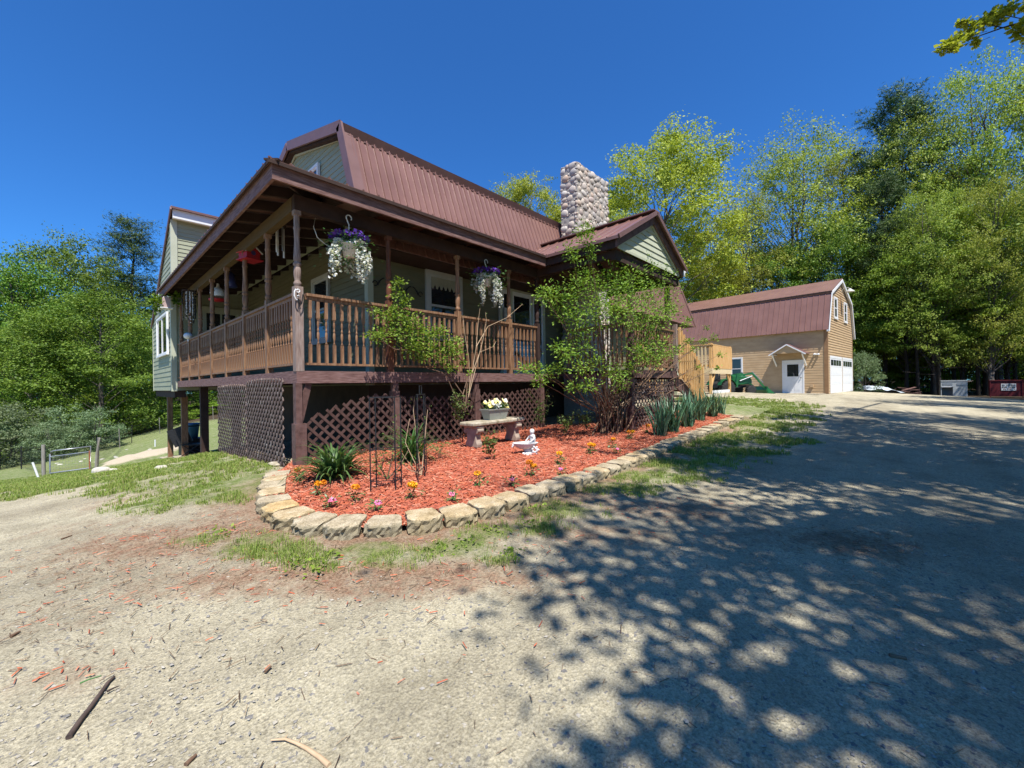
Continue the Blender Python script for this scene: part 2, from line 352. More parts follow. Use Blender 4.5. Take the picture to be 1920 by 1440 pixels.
for a, b in (((GX-.03,FY-.03,-.2),(GX+.08,FY-.017,2.24)), ((GX-.03,FY-.0169,-.2),(GX-.017,FY+.09,2.24)), ((15.95,FY-.03,-.3),(16.07,FY-.017,2.2))): mm.box(a, b)
[setattr(o, 'location', tuple(-HOFF)) for o in mm.pieces('corner_trim', m_sagetrim, house)]
# cream line of trim following the gable rake
mm = M(); X = GU-.03
for a, b in (((X,yf(2.7)+.1,2.7),(X,BK[0]+.08,BK[1]-.07)), ((X,BK[0]+.08,BK[1]-.07),(X,RG[0],RG[1]-.16)), ((X,RG[0],RG[1]-.16),(X,yb(3.2)-.1,3.2-.1))): mm.bar(a, b, .02, .05, up=(0,0,1))
hb(mm, 'gable_trim', m_sagetrim)
# roof
rf = M(); e0 = (.53, 2.15)
sheet(rf, (XR0,e0[0],e0[1]), (XR1,e0[0],e0[1]), (XR1,BK[0],BK[1]), (XR0,BK[0],BK[1]), pitch=.152, h=.024)
sheet(rf, (XR0,BK[0]-.03,BK[1]+.02), (XR1,BK[0]-.03,BK[1]+.02), (XR1,RG[0],RG[1]), (XR0,RG[0],RG[1]))
sheet(rf, (XR1,9.2,2.88), (XR0,9.2,2.88), (XR0,RG[0],RG[1]), (XR1,RG[0],RG[1]))
roof = hb(rf, 'roof', m_roof)
def sub(mm, name, m, par): return mm.build(name, m, par)
mm = M(); mm.bar((XR0-.01,BK[0]-.055,BK[1]-.02),(XR1,BK[0]-.055,BK[1]-.02),.02,.15,up=(0,-.357,1)); mm.bar((XR0-.01,BK[0]+.04,BK[1]+.085),(XR1,BK[0]+.04,BK[1]+.085),.20,.02,up=(0,-.277,1))
x = XR0+.1
while x < XR1: mm.box((x,BK[0]-.062,BK[1]-.125),(x+.09,BK[0]-.005,BK[1]-.098)); x += .152
sub(mm, 'break_flashing', m_rooftrim, roof)
mm = M(); mm.bar((XR0,RG[0],RG[1]+.02),(XR1,RG[0],RG[1]+.02),.3,.03); sub(mm, 'ridge_cap', m_rooftrim, roof)
mm = M()
for a, b in (((XR0-.02,e0[0],e0[1]),(XR0-.02,BK[0],BK[1]+.03)), ((XR0-.02,BK[0]-.03,BK[1]),(XR0-.02,RG[0],RG[1]-.02)), ((XR0-.02,RG[0],RG[1]-.02),(XR0-.02,9.2,2.86))):
    mm.bar(a, b, .035, .19)
mm.bar((XR0+.12,e0[0]-.018,e0[1]+.05),(XR0+.12,BK[0]-.018,BK[1]-.02),.17,.016,up=(0,-1,.3)); mm.bar((XR1-.02,e0[0]-.02,e0[1]),(XR1-.02,BK[0]-.02,BK[1]),.12,.05,up=(0,-1,.3))
mm.pieces('rake_board', m_rooftrim, roof)
mm = M(); mm.box((XR0,.56,2.13),(XR1,FY,2.145)); mm.poly([(XR0+.03,yf(z)+.03,z) for z in (2.2,BK[1]-.02)]+[(XR0+.03,RG[0],RG[1]-.06),(XR0+.03,9,2.85),(XR0+.03,9,2.78),(XR0+.03,RG[0],RG[1]-.14),(XR0+.03,BK[0]+.09,BK[1]-.1),(XR0+.03,yf(2.2)+.1,2.2)], (GU-XR0-.05,0,0))
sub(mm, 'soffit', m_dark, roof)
# chimney of round cobbles
ch = M(); CX0, CX1, CY0, CY1, CT = 7.40, 9.10, .50, 1.06, 5.88
ch.box((CX0+.025,CY0+.025,-1.3),(CX1-.025,CY1-.0,CT-.05))
chim = hb(ch, 'chimney', m_mortar)
st = M(); ico = bmesh.new(); bmesh.ops.create_icosphere(ico, subdivisions=2, radius=1); icov = np.array([v.co[:] for v in ico.verts]); icof = [tuple(v.index for v in f.verts) for f in ico.faces]; ico.free()
R2 = random.Random(3)
def cobble(c, a, b, d, u, n):
    w = nrm(np.cross(n, u)); ph = [R2.uniform(0,6) for _ in range(3)]; rot = R2.uniform(-.6,.6)
    u2 = u*cos(rot)+w*sin(rot); w2 = -u*sin(rot)+w*cos(rot)
    k = 1+.10*np.sin(icov[:,0]*2.7+ph[0])+.09*np.sin(icov[:,1]*3.1+ph[1])+.07*np.sin(icov[:,2]*3+ph[2])
    q = np.sign(icov)*np.abs(icov)**.85
    st.add(c+(q[:,:1]*u2*a+q[:,1:2]*w2*b+q[:,2:3]*n*d)*k[:,None], icof, True)
def cobbles(o, u, n, W, z0, z1):
    o,u,n = V(*o),V(*u),V(*n); z = z0; pts = []
    for i in range(9000):
        r = .088*(1-i/9000)**.85+.016; a_ = R2.uniform(r*.9, W-r*.9); z_ = R2.uniform(z0, z1-r)
        if all(((a_-p[0])*.86)**2+(z_-p[1])**2 > (.81*(r+p[2]))**2 for p in pts): pts.append((a_, z_, r))
    for a_, z_, r in pts: cobble(o+u*a_+V(0,0,z_)+n*R2.uniform(-.012,.004), r*R2.uniform(1.02,1.34), r*R2.uniform(.94,1.1), .040+r*.12, u, n)
    while False:
        rh = R2.uniform(.13,.2); a = R2.uniform(-.10,.02)
        while a < W:
            w = R2.uniform(.12,.29)*(1 if R2.random() > .25 else .65)
            zz = z+rh/2+R2.uniform(-.05,.05)
            if zz+rh/2 < z1+.07: cobble(o+u*min(max(a+w/2,.06),W-.04)+V(0,0,zz)+n*R2.uniform(-.015,.015), w*.54, rh*R2.uniform(.48,.70), .085, u, n)
            a += w*.94
        z += rh*.93
cobbles((CX0,CY0+.05,0), (1,0,0), (0,-1,0), CX1-CX0, -.6, CT); cobbles((CX0+.05,CY1+.03,0), (0,-1,0), (-1,0,0), CY1-CY0, .3, CT); cobbles((CX1-.05,CY0,0), (0,1,0), (1,0,0), .9, 1.5, CT)
for i in range(60): cobble(V(R2.uniform(CX0+.1,CX1-.1),R2.uniform(CY0+.1,CY1-.06),CT-.06), .1,.09,.04,V(1,0,0),V(0,0,1))
sub(st, 'cobblestones', m_stone, chim)
# windows and doors of the main house
def hwin(*a, **k):
    w = window(house, *a, **k); w.location = tuple(-HOFF); return w
w1 = hwin((2.86,FY-.016,.72), (1,0,0), (0,-1,0), .95, 1.42, fr=.085, fm=m_offwhite)
mm = M()
for k in range(26):
    x0 = 2.98+k*.028; mm.quad((x0,FY-.04,1.86-.1*abs(sin(k*.8))),(x0+.02,FY-.04,1.86-.1*abs(sin(k*.8+.5))),(x0+.024,FY-.04,2.05),(x0,FY-.04,2.05))
mm.build('lace_valance', m_cream, w1)
hwin((GX-.016,3.62,.72), (0,-1,0), (-1,0,0), .88, 1.42, fr=.085, fm=m_offwhite)
pu = onX(602,306,GU); hwin((GU-.02,pu[1]+.60,pu[2]-.95), (0,-1,0), (-1,0,0), .60, .95, fr=.06)
d = M(); d.box((4.98,FY-.06,-.0),(5.06,FY-.016,2.16)); d.box((6.62,FY-.06,0),(6.70,FY-.016,2.16)); d.box((5.06,FY-.06,2.08),(6.62,FY-.016,2.16)); d.box((5.36,FY-.058,0),(5.42,FY-.016,2.08)); d.box((6.14,FY-.058,0),(6.2,FY-.016,2.08))
do = hb(d, 'door', m_sagetrim)
for x0, x1 in ((5.06,5.36),(5.42,6.14),(6.2,6.62)):
    s = M(); f = .06
    s.box((x0,FY-.045,0),(x0+f,FY-.018,2.08)); s.box((x1-f,FY-.045,0),(x1,FY-.018,2.08)); s.box((x0+f,FY-.045,1.98),(x1-f,FY-.018,2.08)); s.box((x0+f,FY-.045,0),(x1-f,FY-.018,.3)); sub(s, 'sash', m_white, do)
    s = M(); s.box((x0+f,FY-.034,.3),(x1-f,FY-.02,1.98)); sub(s, 'pane', m_glass, do)
# ------------------------------------------------------------------ left wing on stilts
wx, wy0, wy1 = -.1, 9.1, 13.0
rk = lambda y: 4.70-(y-8.74)*.63
mm = M(); siding(mm, (wx,0,0), (0,1,0), (-1,0,0), -.26, 4.6, lambda z: (9.1 if z < 2.6 else 8.93, min(wy1, 8.74+(4.66-z)/.63)), lap=.14, out=.014); hb(mm, 'wing_wall', m_sage)
mm = M(); siding(mm, (wx,wy0,0), (1,0,0), (0,-1,0), -.26, 3.3, lambda z: (0, 1.75), lap=.115)
siding(mm, (wx,8.93,0), (1,0,0), (0,-1,0), 2.6, 4.5, lambda z: (.0, 4.2), lap=.115); hb(mm, 'wing_wall', m_sage)
mm = M(); mm.box((wx-.024,wy0-.03,-.28),(wx+.10,wy0-.018,2.7)); mm.box((wx-.026,wy0-.0179,-.28),(wx-.012,wy0+.10,2.7)); mm.box((wx-.026,8.90,2.62),(wx+.12,8.912,4.5)); mm.box((wx-.026,8.9121,2.62),(wx-.012,9.03,4.4)); mm.box((wx-.024,wy1-.06,-.28),(wx-.01,wy1+.02,2.0)); [setattr(o, 'location', tuple(-HOFF)) for o in mm.pieces('wing_trim', m_sagetrim, house)]
mm = M(); mm.box((wx,wy0,-.275),(3,wy1,-.262)); mm.box((wx+.05,wy0+.05,-.46),(.2,wy1,-.276)); hb(mm, 'wing_floor', m_dark)
mm = M(); sheet(mm, (3.5,13.1,1.96+.05), (wx-.03,13.1,1.96+.05), (wx-.03,8.68,4.80), (4.0,8.68,4.80)); wr = hb(mm, 'wing_roof', m_roof)
mm = M(); mm.bar((wx-.045,8.66,4.74),(wx-.045,13.12,1.93),.03,.10); mm.box((wx-.03,8.62,4.735),(4,8.70,4.79)); sub(mm, 'rake_board', m_rooftrim, wr)
mm = M(); mm.box((wx,8.70,4.50),(4,8.74,4.735)); mm.box((wx+.001,8.7401,4.495),(4,8.80,4.515)); sub(mm, 'fascia', m_white, wr)
mm = M(); mm.box((wx+.01,8.80,4.50),(4,8.93,4.512)); sub(mm, 'soffit', m_sage, wr)
w = hwin((wx-.022,11.62,.80), (0,-1,0), (-1,0,0), 2.12, 1.22, fr=.06, mullion='v'); w.name = 'wing_window'
w = hwin((wx-.022,11.45,2.30), (0,-1,0), (-1,0,0), 1.25, .45, fr=.07, mullion=''); w.name = 'wing_window'
w = hwin((.50,wy0-.016,.75), (1,0,0), (0,-1,0), 1.1, 1.45, fr=.12, mullion='x', fm=m_sagetrim); w.name = 'wing_window'
pq = [tuple(onX(u,v,.40)[:2]) for u, v in ((320,862),(347,862),(384,853))]
for (x, y, wd) in ((*pq[0],.15),(*pq[1],.16),(*pq[2],.17),(1.2,pq[2][1]+.2,.171),(1.9,11.5,.15),(1.7,8.2,.15)):
    mm = M(); g = HZ(x, y); mm.box((x-wd/2,y-wd/2,g-.1),(x+wd/2,y+wd/2,-.175 if y < 9.1 else -.46)); po = hb(mm, 'support_post', m_stain if wd < .17 else m_dark)
    if y > 10 or x > 1.5: 
        f = M(); f.box((x-.28,y-.2,g-.2),(x+.22,y+.24,g+.07)); sub(f, 'footing', m_conc, po)
# ------------------------------------------------------------------ wraparound porch
mm = M()
mm.box((.04,.04,-.03),(7.0,FY,-.006)); mm.box((.04,FY+.001,-.03),(GX,9.1,-.006)); hb(mm, 'porch_deck', m_rim)
mm = M(); mm.box((.0,0,-.165),(5.2,.036,0)); hb(mm, 'rim_board', m_rim)
mm = M(); mm.box((0,.037,-.165),(.036,9.08,0)); hb(mm, 'rim_board', m_rim)
mm = M()
for k in range(8): mm.box((.3+k*.62,.037,-.17),(.34+k*.62,FY,-.031))
for k in range(12): mm.box((.037,1.3+k*.62,-.17),(GX,1.34+k*.62,-.031))
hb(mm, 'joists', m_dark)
mm = M(); mm.box((GX,FY+.04,-1.6),(14.5,FY+.1,-.2)); mm.box((GX,FY+.1,-2.4),(GX+.06,9.1,-.2)); hb(mm, 'foundation', m_found)
PROF = [(.034,0),(.046,.03),(.05,.05),(.036,.075),(.034,.085),(.044,.13),(.047,.2),(.042,.255),(.033,.27),(.05,.285),(.05,.315),(.033,.33),(.044,.345),(.045,.40),(.037,.52),(.033,.6),(.035,.75),(.044,.775),(.035,.8),(.037,.95)]
def post(x, y, m, zt, square=.09, ztop=1.12):
    p = M(); s = square/2; p.box((x-s,y-s,-.006),(x+s,y+s,ztop)); p.lathe([(r,z+ztop) for r, z in PROF], (x,y,0), 14); p.box((x-.044,y-.044,ztop+.95),(x+.044,y+.044,zt))
    return hb(p, 'porch_post', m)
ZB = 2.13
PX = [1.395, 2.786, 4.143]; PY = [1.255+1.235*i for i in range(7)]
post(.045,.05, m_grey, ZB, .105)
for i, x in enumerate(PX): post(x, .05, m_red if i == 0 else m_stain, ZB)
post(5.05,.05, m_dark, ZB)
for y in PY: post(.05, y, m_stain, ZB)
bal = M(); bal.box((-.019,-.019,0),(.019,.019,.28)); bal.lathe([(.011,.28),(.019,.295),(.009,.31),(.0095,.33),(.020,.40),(.016,.45),(.009,.475),(.019,.49),(.009,.505),(.0105,.53),(.018,.57),(.013,.61),(.009,.635),(.019,.65),(.011,.66)], (0,0,0), 8); bal.box((-.019,-.019,.66),(.019,.019,.92))
balme = bal.mesh('baluster'); balme.materials.append(m_stain)
def railing(p, q, zt=1.05, skip=None, bm_=balme, zb=.08, name='railing', m=m_stain, parent=None, seed=0):
    p, q = V(*p), V(*q); d = q-p; L = np.linalg.norm(d); d /= L; Z = V(0,0,1); rr = random.Random(seed)
    t = M(); t.bar(p+Z*(zt-.02), q+Z*(zt-.02), .088, .036); r = hb(t, name, m)
    b = M(); b.bar(p+Z*(zb+.016), q+Z*(zb+.016), .075, .03); b.build('bottom_rail', m, r)
    b = M(); b.bar(p+Z*(zt-.062), q+Z*(zt-.062), .034, .045); b.build('upper_rail', m, r)
    k = max(1, int(round(L/.112))); 
    for i in range(k):
        c = p+d*(L*(i+.5)/k)
        o = bpy.data.objects.new('baluster', bm_); COL.objects.link(o); o.parent = r
        o.location = (c[0], c[1], zb+.03); o.rotation_euler = (rr.uniform(-.006,.006), rr.uniform(-.006,.006), math.atan2(d[1], d[0])); o.scale = (1, 1, (zt-.085-zb-.03)/.92)
    return r
xs = [.095]+PX+[5.05]
for i in range(4): railing((xs[i]+.045,.05,0),(xs[i+1]-.045,.05,0), seed=i)
ys = [.1]+PY+[9.07]
for i in range(len(ys)-1): railing((.05,ys[i]+.045,0),(.05,ys[i+1]-.045,0), seed=20+i)
# beams, rafters, fascia, roofing
mm = M(); mm.box((0.005,.0,ZB),(6.9,.10,ZB+.2)); hb(mm, 'front_beam', m_dark)
mm = M(); mm.box((0.0,.101,ZB),(.10,9.05,ZB+.19)); hb(mm, 'side_beam', m_beam)
EV, SL = -.37, .17
zu = lambda d: 2.47+SL*d       # underside of the roofing at distance d from the eave
for k in range(15):
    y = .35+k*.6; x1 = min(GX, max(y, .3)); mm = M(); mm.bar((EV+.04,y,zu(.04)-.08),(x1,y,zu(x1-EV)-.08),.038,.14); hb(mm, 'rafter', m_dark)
for k in range(8):
    x = .6+k*.6; y1 = min(.7, x); mm = M(); mm.bar((x,EV+.04,zu(.04)-.08),(x,y1,zu(y1-EV)-.08),.038,.14); hb(mm, 'rafter', m_dark)
mm = M(); mm.bar((EV+.03,EV+.03,zu(0)-.07),(FY,FY,zu(FY-EV)-.09),.04,.16); hb(mm, 'hip_rafter', m_dark)
mm = M(); mm.box((EV,EV,2.27),(4.87,EV+.036,2.475)); hb(mm, 'fascia', m_rim)
mm = M(); mm.box((EV,EV+.0361,2.27),(EV+.036,9.05,2.475)); hb(mm, 'fascia', m_rim)
E2 = EV-.045; zt = lambda d: 2.49+SL*d
pr_ = M()
sheet(pr_, (E2,9.06,zt(-.045)), (E2,E2,zt(-.045)), (GX,1.35,zt(GX-EV)), (GX,9.06,zt(GX-EV)), th=.014)
sheet(pr_, (E2,E2,zt(-.045)), (4.95,E2,zt(-.045)), (4.95,.80,zt(1.17)), (.8,.80,zt(1.17)), th=.014)
sheet(pr_, (4.95,.2,zt(.57)), (8.4,.2,zt(.57)), (8.4,.80,zt(1.17)), (4.95,.80,zt(1.17)), th=.014)
prf = hb(pr_, 'porch_roof', m_roof)
mm = M(); mm.bar((E2+.03,E2+.03,zt(-.045)+.008),(1.2,1.2,zt(1.57)+.02),.17,.022); mm.box((E2-.004,E2-.004,zt(-.045)-.05),(4.95,E2+.012,zt(-.045)-.008)); mm.box((E2-.004,E2+.0121,zt(-.045)-.05),(E2+.012,9.06,zt(-.045)-.008)); sub(mm, 'drip_edge', m_dark, prf)
# ------------------------------------------------------------------ entry porch with its own little gable
EX0, EX1, AX, EF = 4.88, 8.12, 6.5, -2.03; SE = .545
za = lambda x: 3.40-SE*abs(x-AX)
mm = M()
sheet(mm, (EX0-.05,.55,za(EX0-.05)), (EX0-.05,EF-.06,za(EX0-.05)), (AX,EF-.06,za(AX)), (AX,1.02,za(AX)), th=.014)
sheet(mm, (EX1+.05,EF-.06,za(EX1+.05)), (EX1+.05,.55,za(EX1+.05)), (AX,1.02,za(AX)), (AX,EF-.06,za(AX)), th=.014)
er = hb(mm, 'entry_roof', m_roof)
mm = M(); mm.bar((AX,EF-.07,3.415),(AX,1.0,3.415),.3,.025); mm.bar((EX0-.06,EF-.075,za(EX0-.06)-.02),(AX,EF-.075,3.385),.022,.085,up=(0,0,1)); mm.bar((AX,EF-.075,3.385),(EX1+.06,EF-.075,za(EX1+.06)-.02),.022,.085,up=(0,0,1)); mm.box((EX0-.07,EF-.06,za(EX0-.06)-.055),(EX0-.052,.3,za(EX0-.06)+.005)); sub(mm, 'ridge_cap', m_rooftrim, er)
for a, b in ((EX0,AX),(AX,EX1)):
    mm = M(); s = 1 if a == AX else -1
    mm.poly([(a,EF,za(a)-.03),(b,EF,za(b)-.03),(b,EF,za(b)-.24 if b == AX else za(b)-.22),(a,EF,za(a)-.24 if a == AX else za(a)-.22)], (0,.038,0)); sub(mm, 'barge_board', m_brown, er)
mm = M(); mm.box((EX0,EF+.04,za(EX0)-.23),(EX0+.036,-.33,za(EX0)-.025)); mm.box((EX1-.036,EF+.04,za(EX1)-.23),(EX1,-.33,za(EX1)-.025)); mm.pieces('fascia', m_dark, er)
mm = M(); mm.box((EX1+.01,EF-.0,za(EX1)-.16),(EX1+.13,.5,za(EX1)-.03)); mm.box((EX1+.13,EF,za(EX1)-.06),(EX1+.2,.5,za(EX1)-.03)); sub(mm, 'gutter', m_white, er)
for k in range(4):
    y = EF+.35+k*.5; mm = M(); mm.bar((EX0+.04,y,za(EX0)-.11),(AX,y,za(AX)-.12),.036,.13); mm.bar((AX,y,za(AX)-.12),(EX1-.04,y,za(EX1)-.11),.036,.13); hb(mm, 'rafter', m_dark)
GY = EF+.085
mm = M(); siding(mm, (0,GY,0), (1,0,0), (0,-1,0), 2.36, 3.18, lambda z: (AX-max(0,(3.18-z))/SE, AX+max(0,(3.18-z))/SE), lap=.125, out=.02); hb(mm, 'entry_gable', m_sagetrim)
mm = M(); 
for sx in (-1, 1): mm.bar((AX,GY-.03,3.17),(AX+sx*1.5,GY-.03,3.17-1.5*SE),.03,.06)
mm.box((AX-1.5,GY-.035,2.31),(AX+1.5,GY-.021,2.36)); hb(mm, 'gable_trim', m_sagetrim)
mm = M(); mm.box((5.0,GY+.02,ZB-.02),(8.1,GY+.12,2.30)); mm.box((5.0,GY+.121,ZB+.02),(5.1,.0,2.30)); mm.box((8.0,GY+.121,ZB+.02),(8.1,.0,2.30)); hb(mm, 'entry_beam', m_dark)
DX0, DX1, DY, DZ = 5.98, 8.34, -1.76, .045
for x, y, m in ((6.07,-1.68,m_brown),(8.05,-1.66,m_brown)):
    mm = M(); mm.box((x-.05,y-.05,DZ),(x+.05,y+.05,ZB-.02)); hb(mm, 'entry_post', m)
mm = M(); mm.box((DX0,DY+.04,DZ-.04),(DX1,.0,DZ)); hb(mm, 'entry_deck', m_rim)
mm = M(); mm.box((DX0,DY,DZ-.165),(DX1+.02,DY+.038,DZ+.004)); mm.box((DX0,DY+.0381,DZ-.165),(DX0+.036,0,DZ+.003)); mm.box((DX1-.02,DY+.0381,DZ-.165),(DX1+.019,0,DZ-.041)); hb(mm, 'rim_board', m_brown)
for x, y, w in ((6.07,DY+.12,.15),(8.2,DY+.10,.11),(8.25,-.2,.1)):
    mm = M(); g = HZ(x, y); mm.box((x-w/2,y-w/2,g-.1),(x+w/2,y+w/2,DZ-.166)); hb(mm, 'support_post', m_brown)
o = lattice(house, (6.15,DY+.06,0), (1,0,0), (0,-1,0), 1.98, lambda a: HZ(6.15+a,DY)+.0, lambda a: DZ-.20, m_lattw, sp=.105); o.location = tuple(-HOFF)
railing((DX0+.15,DY+.05,0),(DX1-.1,DY+.05,0), zt=1.06, zb=.12, seed=50)
railing((DX0+.05,DY+.1,0),(DX0+.05,-.05,0), zt=1.06, zb=.12, seed=51)
# stairs going down to the right
SX0, SX1 = DX1+.03, 10.02; sb = HZ(SX1, DY)
nst = 5; run = (SX1-SX0)/nst; rise = (DZ-sb)/(nst+1)
sM = M()
for y in (DY+.02,): sM.poly([(SX0,y,DZ-.06),(SX0,y,DZ-.42),(SX1-.1,y,sb-.02),(SX1+.16,y,sb-.02),(SX1+.16,y,sb+.10)], (0,.04,0))
stairs = hb(sM, 'staircase', m_brown); sM = M(); y = DY+1.1; sM.poly([(SX0,y,DZ-.06),(SX0,y,DZ-.42),(SX1-.1,y,sb-.02),(SX1+.16,y,sb-.02),(SX1+.16,y,sb+.10)], (0,.04,0)); sM.build('stringer', m_brown, stairs)
for i in range(nst):
    z = DZ-rise*(i+1); t = M(); t.box((SX0+run*i-.01,DY+.061,z-.038),(SX0+run*(i+1)+.02,DY+1.099,z)); sub(t, 'tread', m_brown, stairs)
for y, m in ((DY-.02, m_newwood), (DY+1.16, m_newwood)):
    t = M(); t.bar((SX0+.02,y,DZ+1.02),(SX1+.1,y,sb+1.02),.04,.09); t.bar((SX0+.02,y,DZ+.02),(SX1+.1,y,sb+.10),.03,.09); hr = sub(t, 'stair_railing', m, stairs)
    k = 11 if y < DY else 4
    for i in range(k+1):
        f = i/k; x = SX0+.03+(SX1+.06-SX0-.03)*f; z = DZ+(sb-DZ)*f; b = M(); w = .04 if 0 < i < k else .09
        b.box((x-w/2,y-.058,z-.09 if 0 < i < k else z-.2),(x+w/2,y-.021,z+1.12-.02*(i==0))); b.build('baluster', m, hr)
t = M(); t.box((SX0-.1,DY-.02,DZ),(SX0-.0,DY+.08,1.22)); sub(t, 'newel_post', m_grey, stairs)
# supports and lattice below the porch
mm = M(); g = HZ(.04,.04); mm.box((-.035,-.035,g-.15),(.105,.105,-.70)); mm.box((-.02,-.02,-.70),(.06,.08,-.166)); mm.bar((.02,.03,-.72),(.16,.06,-.17),.05,.09); hb(mm, 'support_post', m_brown)
for x in (1.476, 3.2, 5.15):
    mm = M(); g = HZ(x,.05); mm.box((x-.06,.0,g-.1),(x+.06,.12,-.30)); mm.box((x-.045,.02,-.30),(x+.045,.1,-.166)); hb(mm, 'support_post', m_brown)
bz = lambda a0: (lambda a: HZ(a0+a, .02)+.02)
def fl(x0, x1, top, m=m_latt):
    o = lattice(house, (x0,.03,0), (1,0,0), (0,-1,0), x1-x0, bz(x0), top, m); o.location = tuple(-HOFF)
fl(.11, 1.41, lambda a: -.74+.40*math.sqrt(min(1, a/1.0)))
fl(1.54, 3.13, lambda a: -.38-.03*sin(a*2))
fl(3.27, 5.09, lambda a: -.36-.04*sin(a*3))
for y0, y1, zt_ in ((.40,2.15,-.10),(2.17,4.16,-.17)):
    o = lattice(house, (.0,y0,0), (0,1,0), (-1,0,0), y1-y0, lambda a: HZ(-.03,y0+a)+.02, lambda a: zt_+.02*sin(a*2), m_lattw, sp=.092); o.location = (-HOFF[0]-.03, -HOFF[1], -HOFF[2]); o.rotation_euler = (0,rad(0),0)
# ------------------------------------------------------------------ barn garage
BA = rad(48.5); BE = _fw*cos(BA)+_r*sin(BA); BO = V(29.06, -2.82, -1.08)
barn = empty('garage_barn', tuple(BO), math.atan2(BE[1], BE[0]), 'tan sided two storey garage barn with brown gambrel roof and two white doors', 'barn')
BW, BL = 7.56, 14.; bx = [(-.22,3.86),(.70,6.27),(BW/2,7.50),(BW-.70,6.27),(BW+.22,3.86)]
def bspan(z):
    if z < 3.95: return (0, BW)
    for (x0,z0),(x1,z1) in zip(bx[:2], bx[1:3]):
        if z <= z1: t = (z-z0)/(z1-z0); a = max(0, x0+(x1-x0)*t+.05); return (a, BW-a)
    return (BW/2, BW/2)
mm = M(); siding(mm, (0,0,0), (1,0,0), (0,-1,0), 0, 7.4, bspan, lap=.16, out=.03); mm.build('end_wall', m_tan, barn)
mm = M(); siding(mm, (0,0,0), (0,1,0), (-1,0,0), 0, 4.0, lambda z: (0, BL), lap=.16, out=.014); mm.build('side_wall', m_tan, barn)
mm = M(); mm.box((BW-.02,.01,0),(BW,BL,3.95)); mm.poly([(x,BL,z) for x,z in [(0,0)]+bx+[(BW,0)]], (0,.02,0)); mm.build('side_wall', m_tan, barn)
mm = M(); o = -.14
for i in range(4):
    (x0,z0),(x1,z1) = bx[i], bx[i+1]
    up = .03 if i in (1,2) else 0
    if i < 2: sheet(mm, (x0-(.06 if i == 1 else 0),BL+.3,z0+up), (x0-(.06 if i == 1 else 0),o,z0+up), (x1,o,z1+up), (x1,BL+.3,z1+up), pitch=.3, h=.026 if i == 0 else .016, w=.05)
    else: sheet(mm, (x1+(.06 if i == 2 else 0),o,z1+up), (x1+(.06 if i == 2 else 0),BL+.3,z1+up), (x0,BL+.3,z0+up), (x0,o,z0+up), pitch=.3, h=.02)
broof = mm.build('roof', m_roof, barn)
mm = M(); (x0,z0),(x1,z1) = bx[1], bx[2]; mm.box((x0-.10,o,z0-.10),(x0-.065,BL+.3,z0+.02)); mm.build('eave_flashing', m_dark, broof)
mm = M()
for i in range(4):
    (x0,z0),(x1,z1) = bx[i], bx[i+1]; mm.bar((x0,o-.012,z0-.11),(x1,o-.012,z1-.11),.024,.17)
mm.pieces('rake_board', m_white, broof)
mm = M(); mm.poly([(x,o,z-.03) for x,z in bx]+[(x,o,z-.12) for x,z in bx[::-1]], (0,-o-.03,0)); mm.build('soffit', m_white, broof)
mm = M(); mm.box((-.03,-.035,0),(.11,-.021,3.9)); mm.box((-.034,-.034,0),(-.021,.16,3.9)); mm.box((BW-.10,-.035,0),(BW+.02,-.021,3.9)); mm.pieces('corner_board', m_tantrim, barn)
mm = M()
for x0 in (.50, 4.05):
    g = M(); w, h = 3.05, 2.32; f = .14
    g.box((x0,-.05,0),(x0+f,-.021,h)); g.box((x0+w-f+.25,-.05,0),(x0+w+.25,-.021,h)); g.box((x0+f,-.05,h-f),(x0+w+.25-f,-.021,h)); gd = g.build('garage_door', m_white, barn)
    for k in range(4):
        p = M(); z0 = k*.545+.01; p.box((x0+f,-.038,z0),(x0+w+.25-f,-.021,z0+.535))
        if k < 3:
            for j in range(4): xx = x0+f+.08+j*.73; p.box((xx,-.044,z0+.1),(xx+.6,-.0381,z0+.44))
        p.build('door_section', m_white, gd)
    for j in range(4):
        p = M(); xx = x0+f+.06+j*.735; p.box((xx,-.046,1.73),(xx+.63,-.0385,2.08)); p.build('pane', m_glass, gd)
def bwin(o, u, n, w, h, **k): return window(barn, o, u, n, w, h, **k)
bwin((1.75,-.02,4.72), (1,0,0), (0,-1,0), .95, 1.38, fr=.1); bwin((4.72,-.02,4.72), (1,0,0), (0,-1,0), .95, 1.38, fr=.1)
bwin((-.02,5.50,.92), (0,-1,0), (-1,0,0), .80, 1.55, fr=.075)
d = M(); y0, y1 = 1.25, 2.28; d.box((-.05,y0-.08,0),(-.021,y0,2.12)); d.box((-.05,y1,0),(-.021,y1+.08,2.12)); d.box((-.05,y0,2.04),(-.021,y1,2.12)); d.box((-.036,y0,.02),(-.021,y1,2.04)); d.box((-.042,y0+.15,.18),(-.0361,y0+.45,.78)); d.box((-.042,y1-.45,.18),(-.0361,y1-.15,.78)); bd = d.build('door', m_white, barn)
p = M(); p.box((-.044,y0+.22,1.08),(-.0365,y1-.2,1.84)); p.build('pane', m_glass, bd); p = M(); p.ball((-.075,y0+.09,1.0), .035); p.build('handle', m_black, bd)
c = M(); yc = (y0+y1)/2+.1; zc = 3.1
sheet(c, (-.95,yc-.98,zc-.62), (.0,yc-.98,zc-.62), (.0,yc,zc), (-.95,yc,zc), pitch=.2); sheet(c, (0,yc+.98,zc-.62), (-.95,yc+.98,zc-.62), (-.95,yc,zc), (0,yc,zc), pitch=.2); cn = c.build('door_canopy', m_roof, barn)
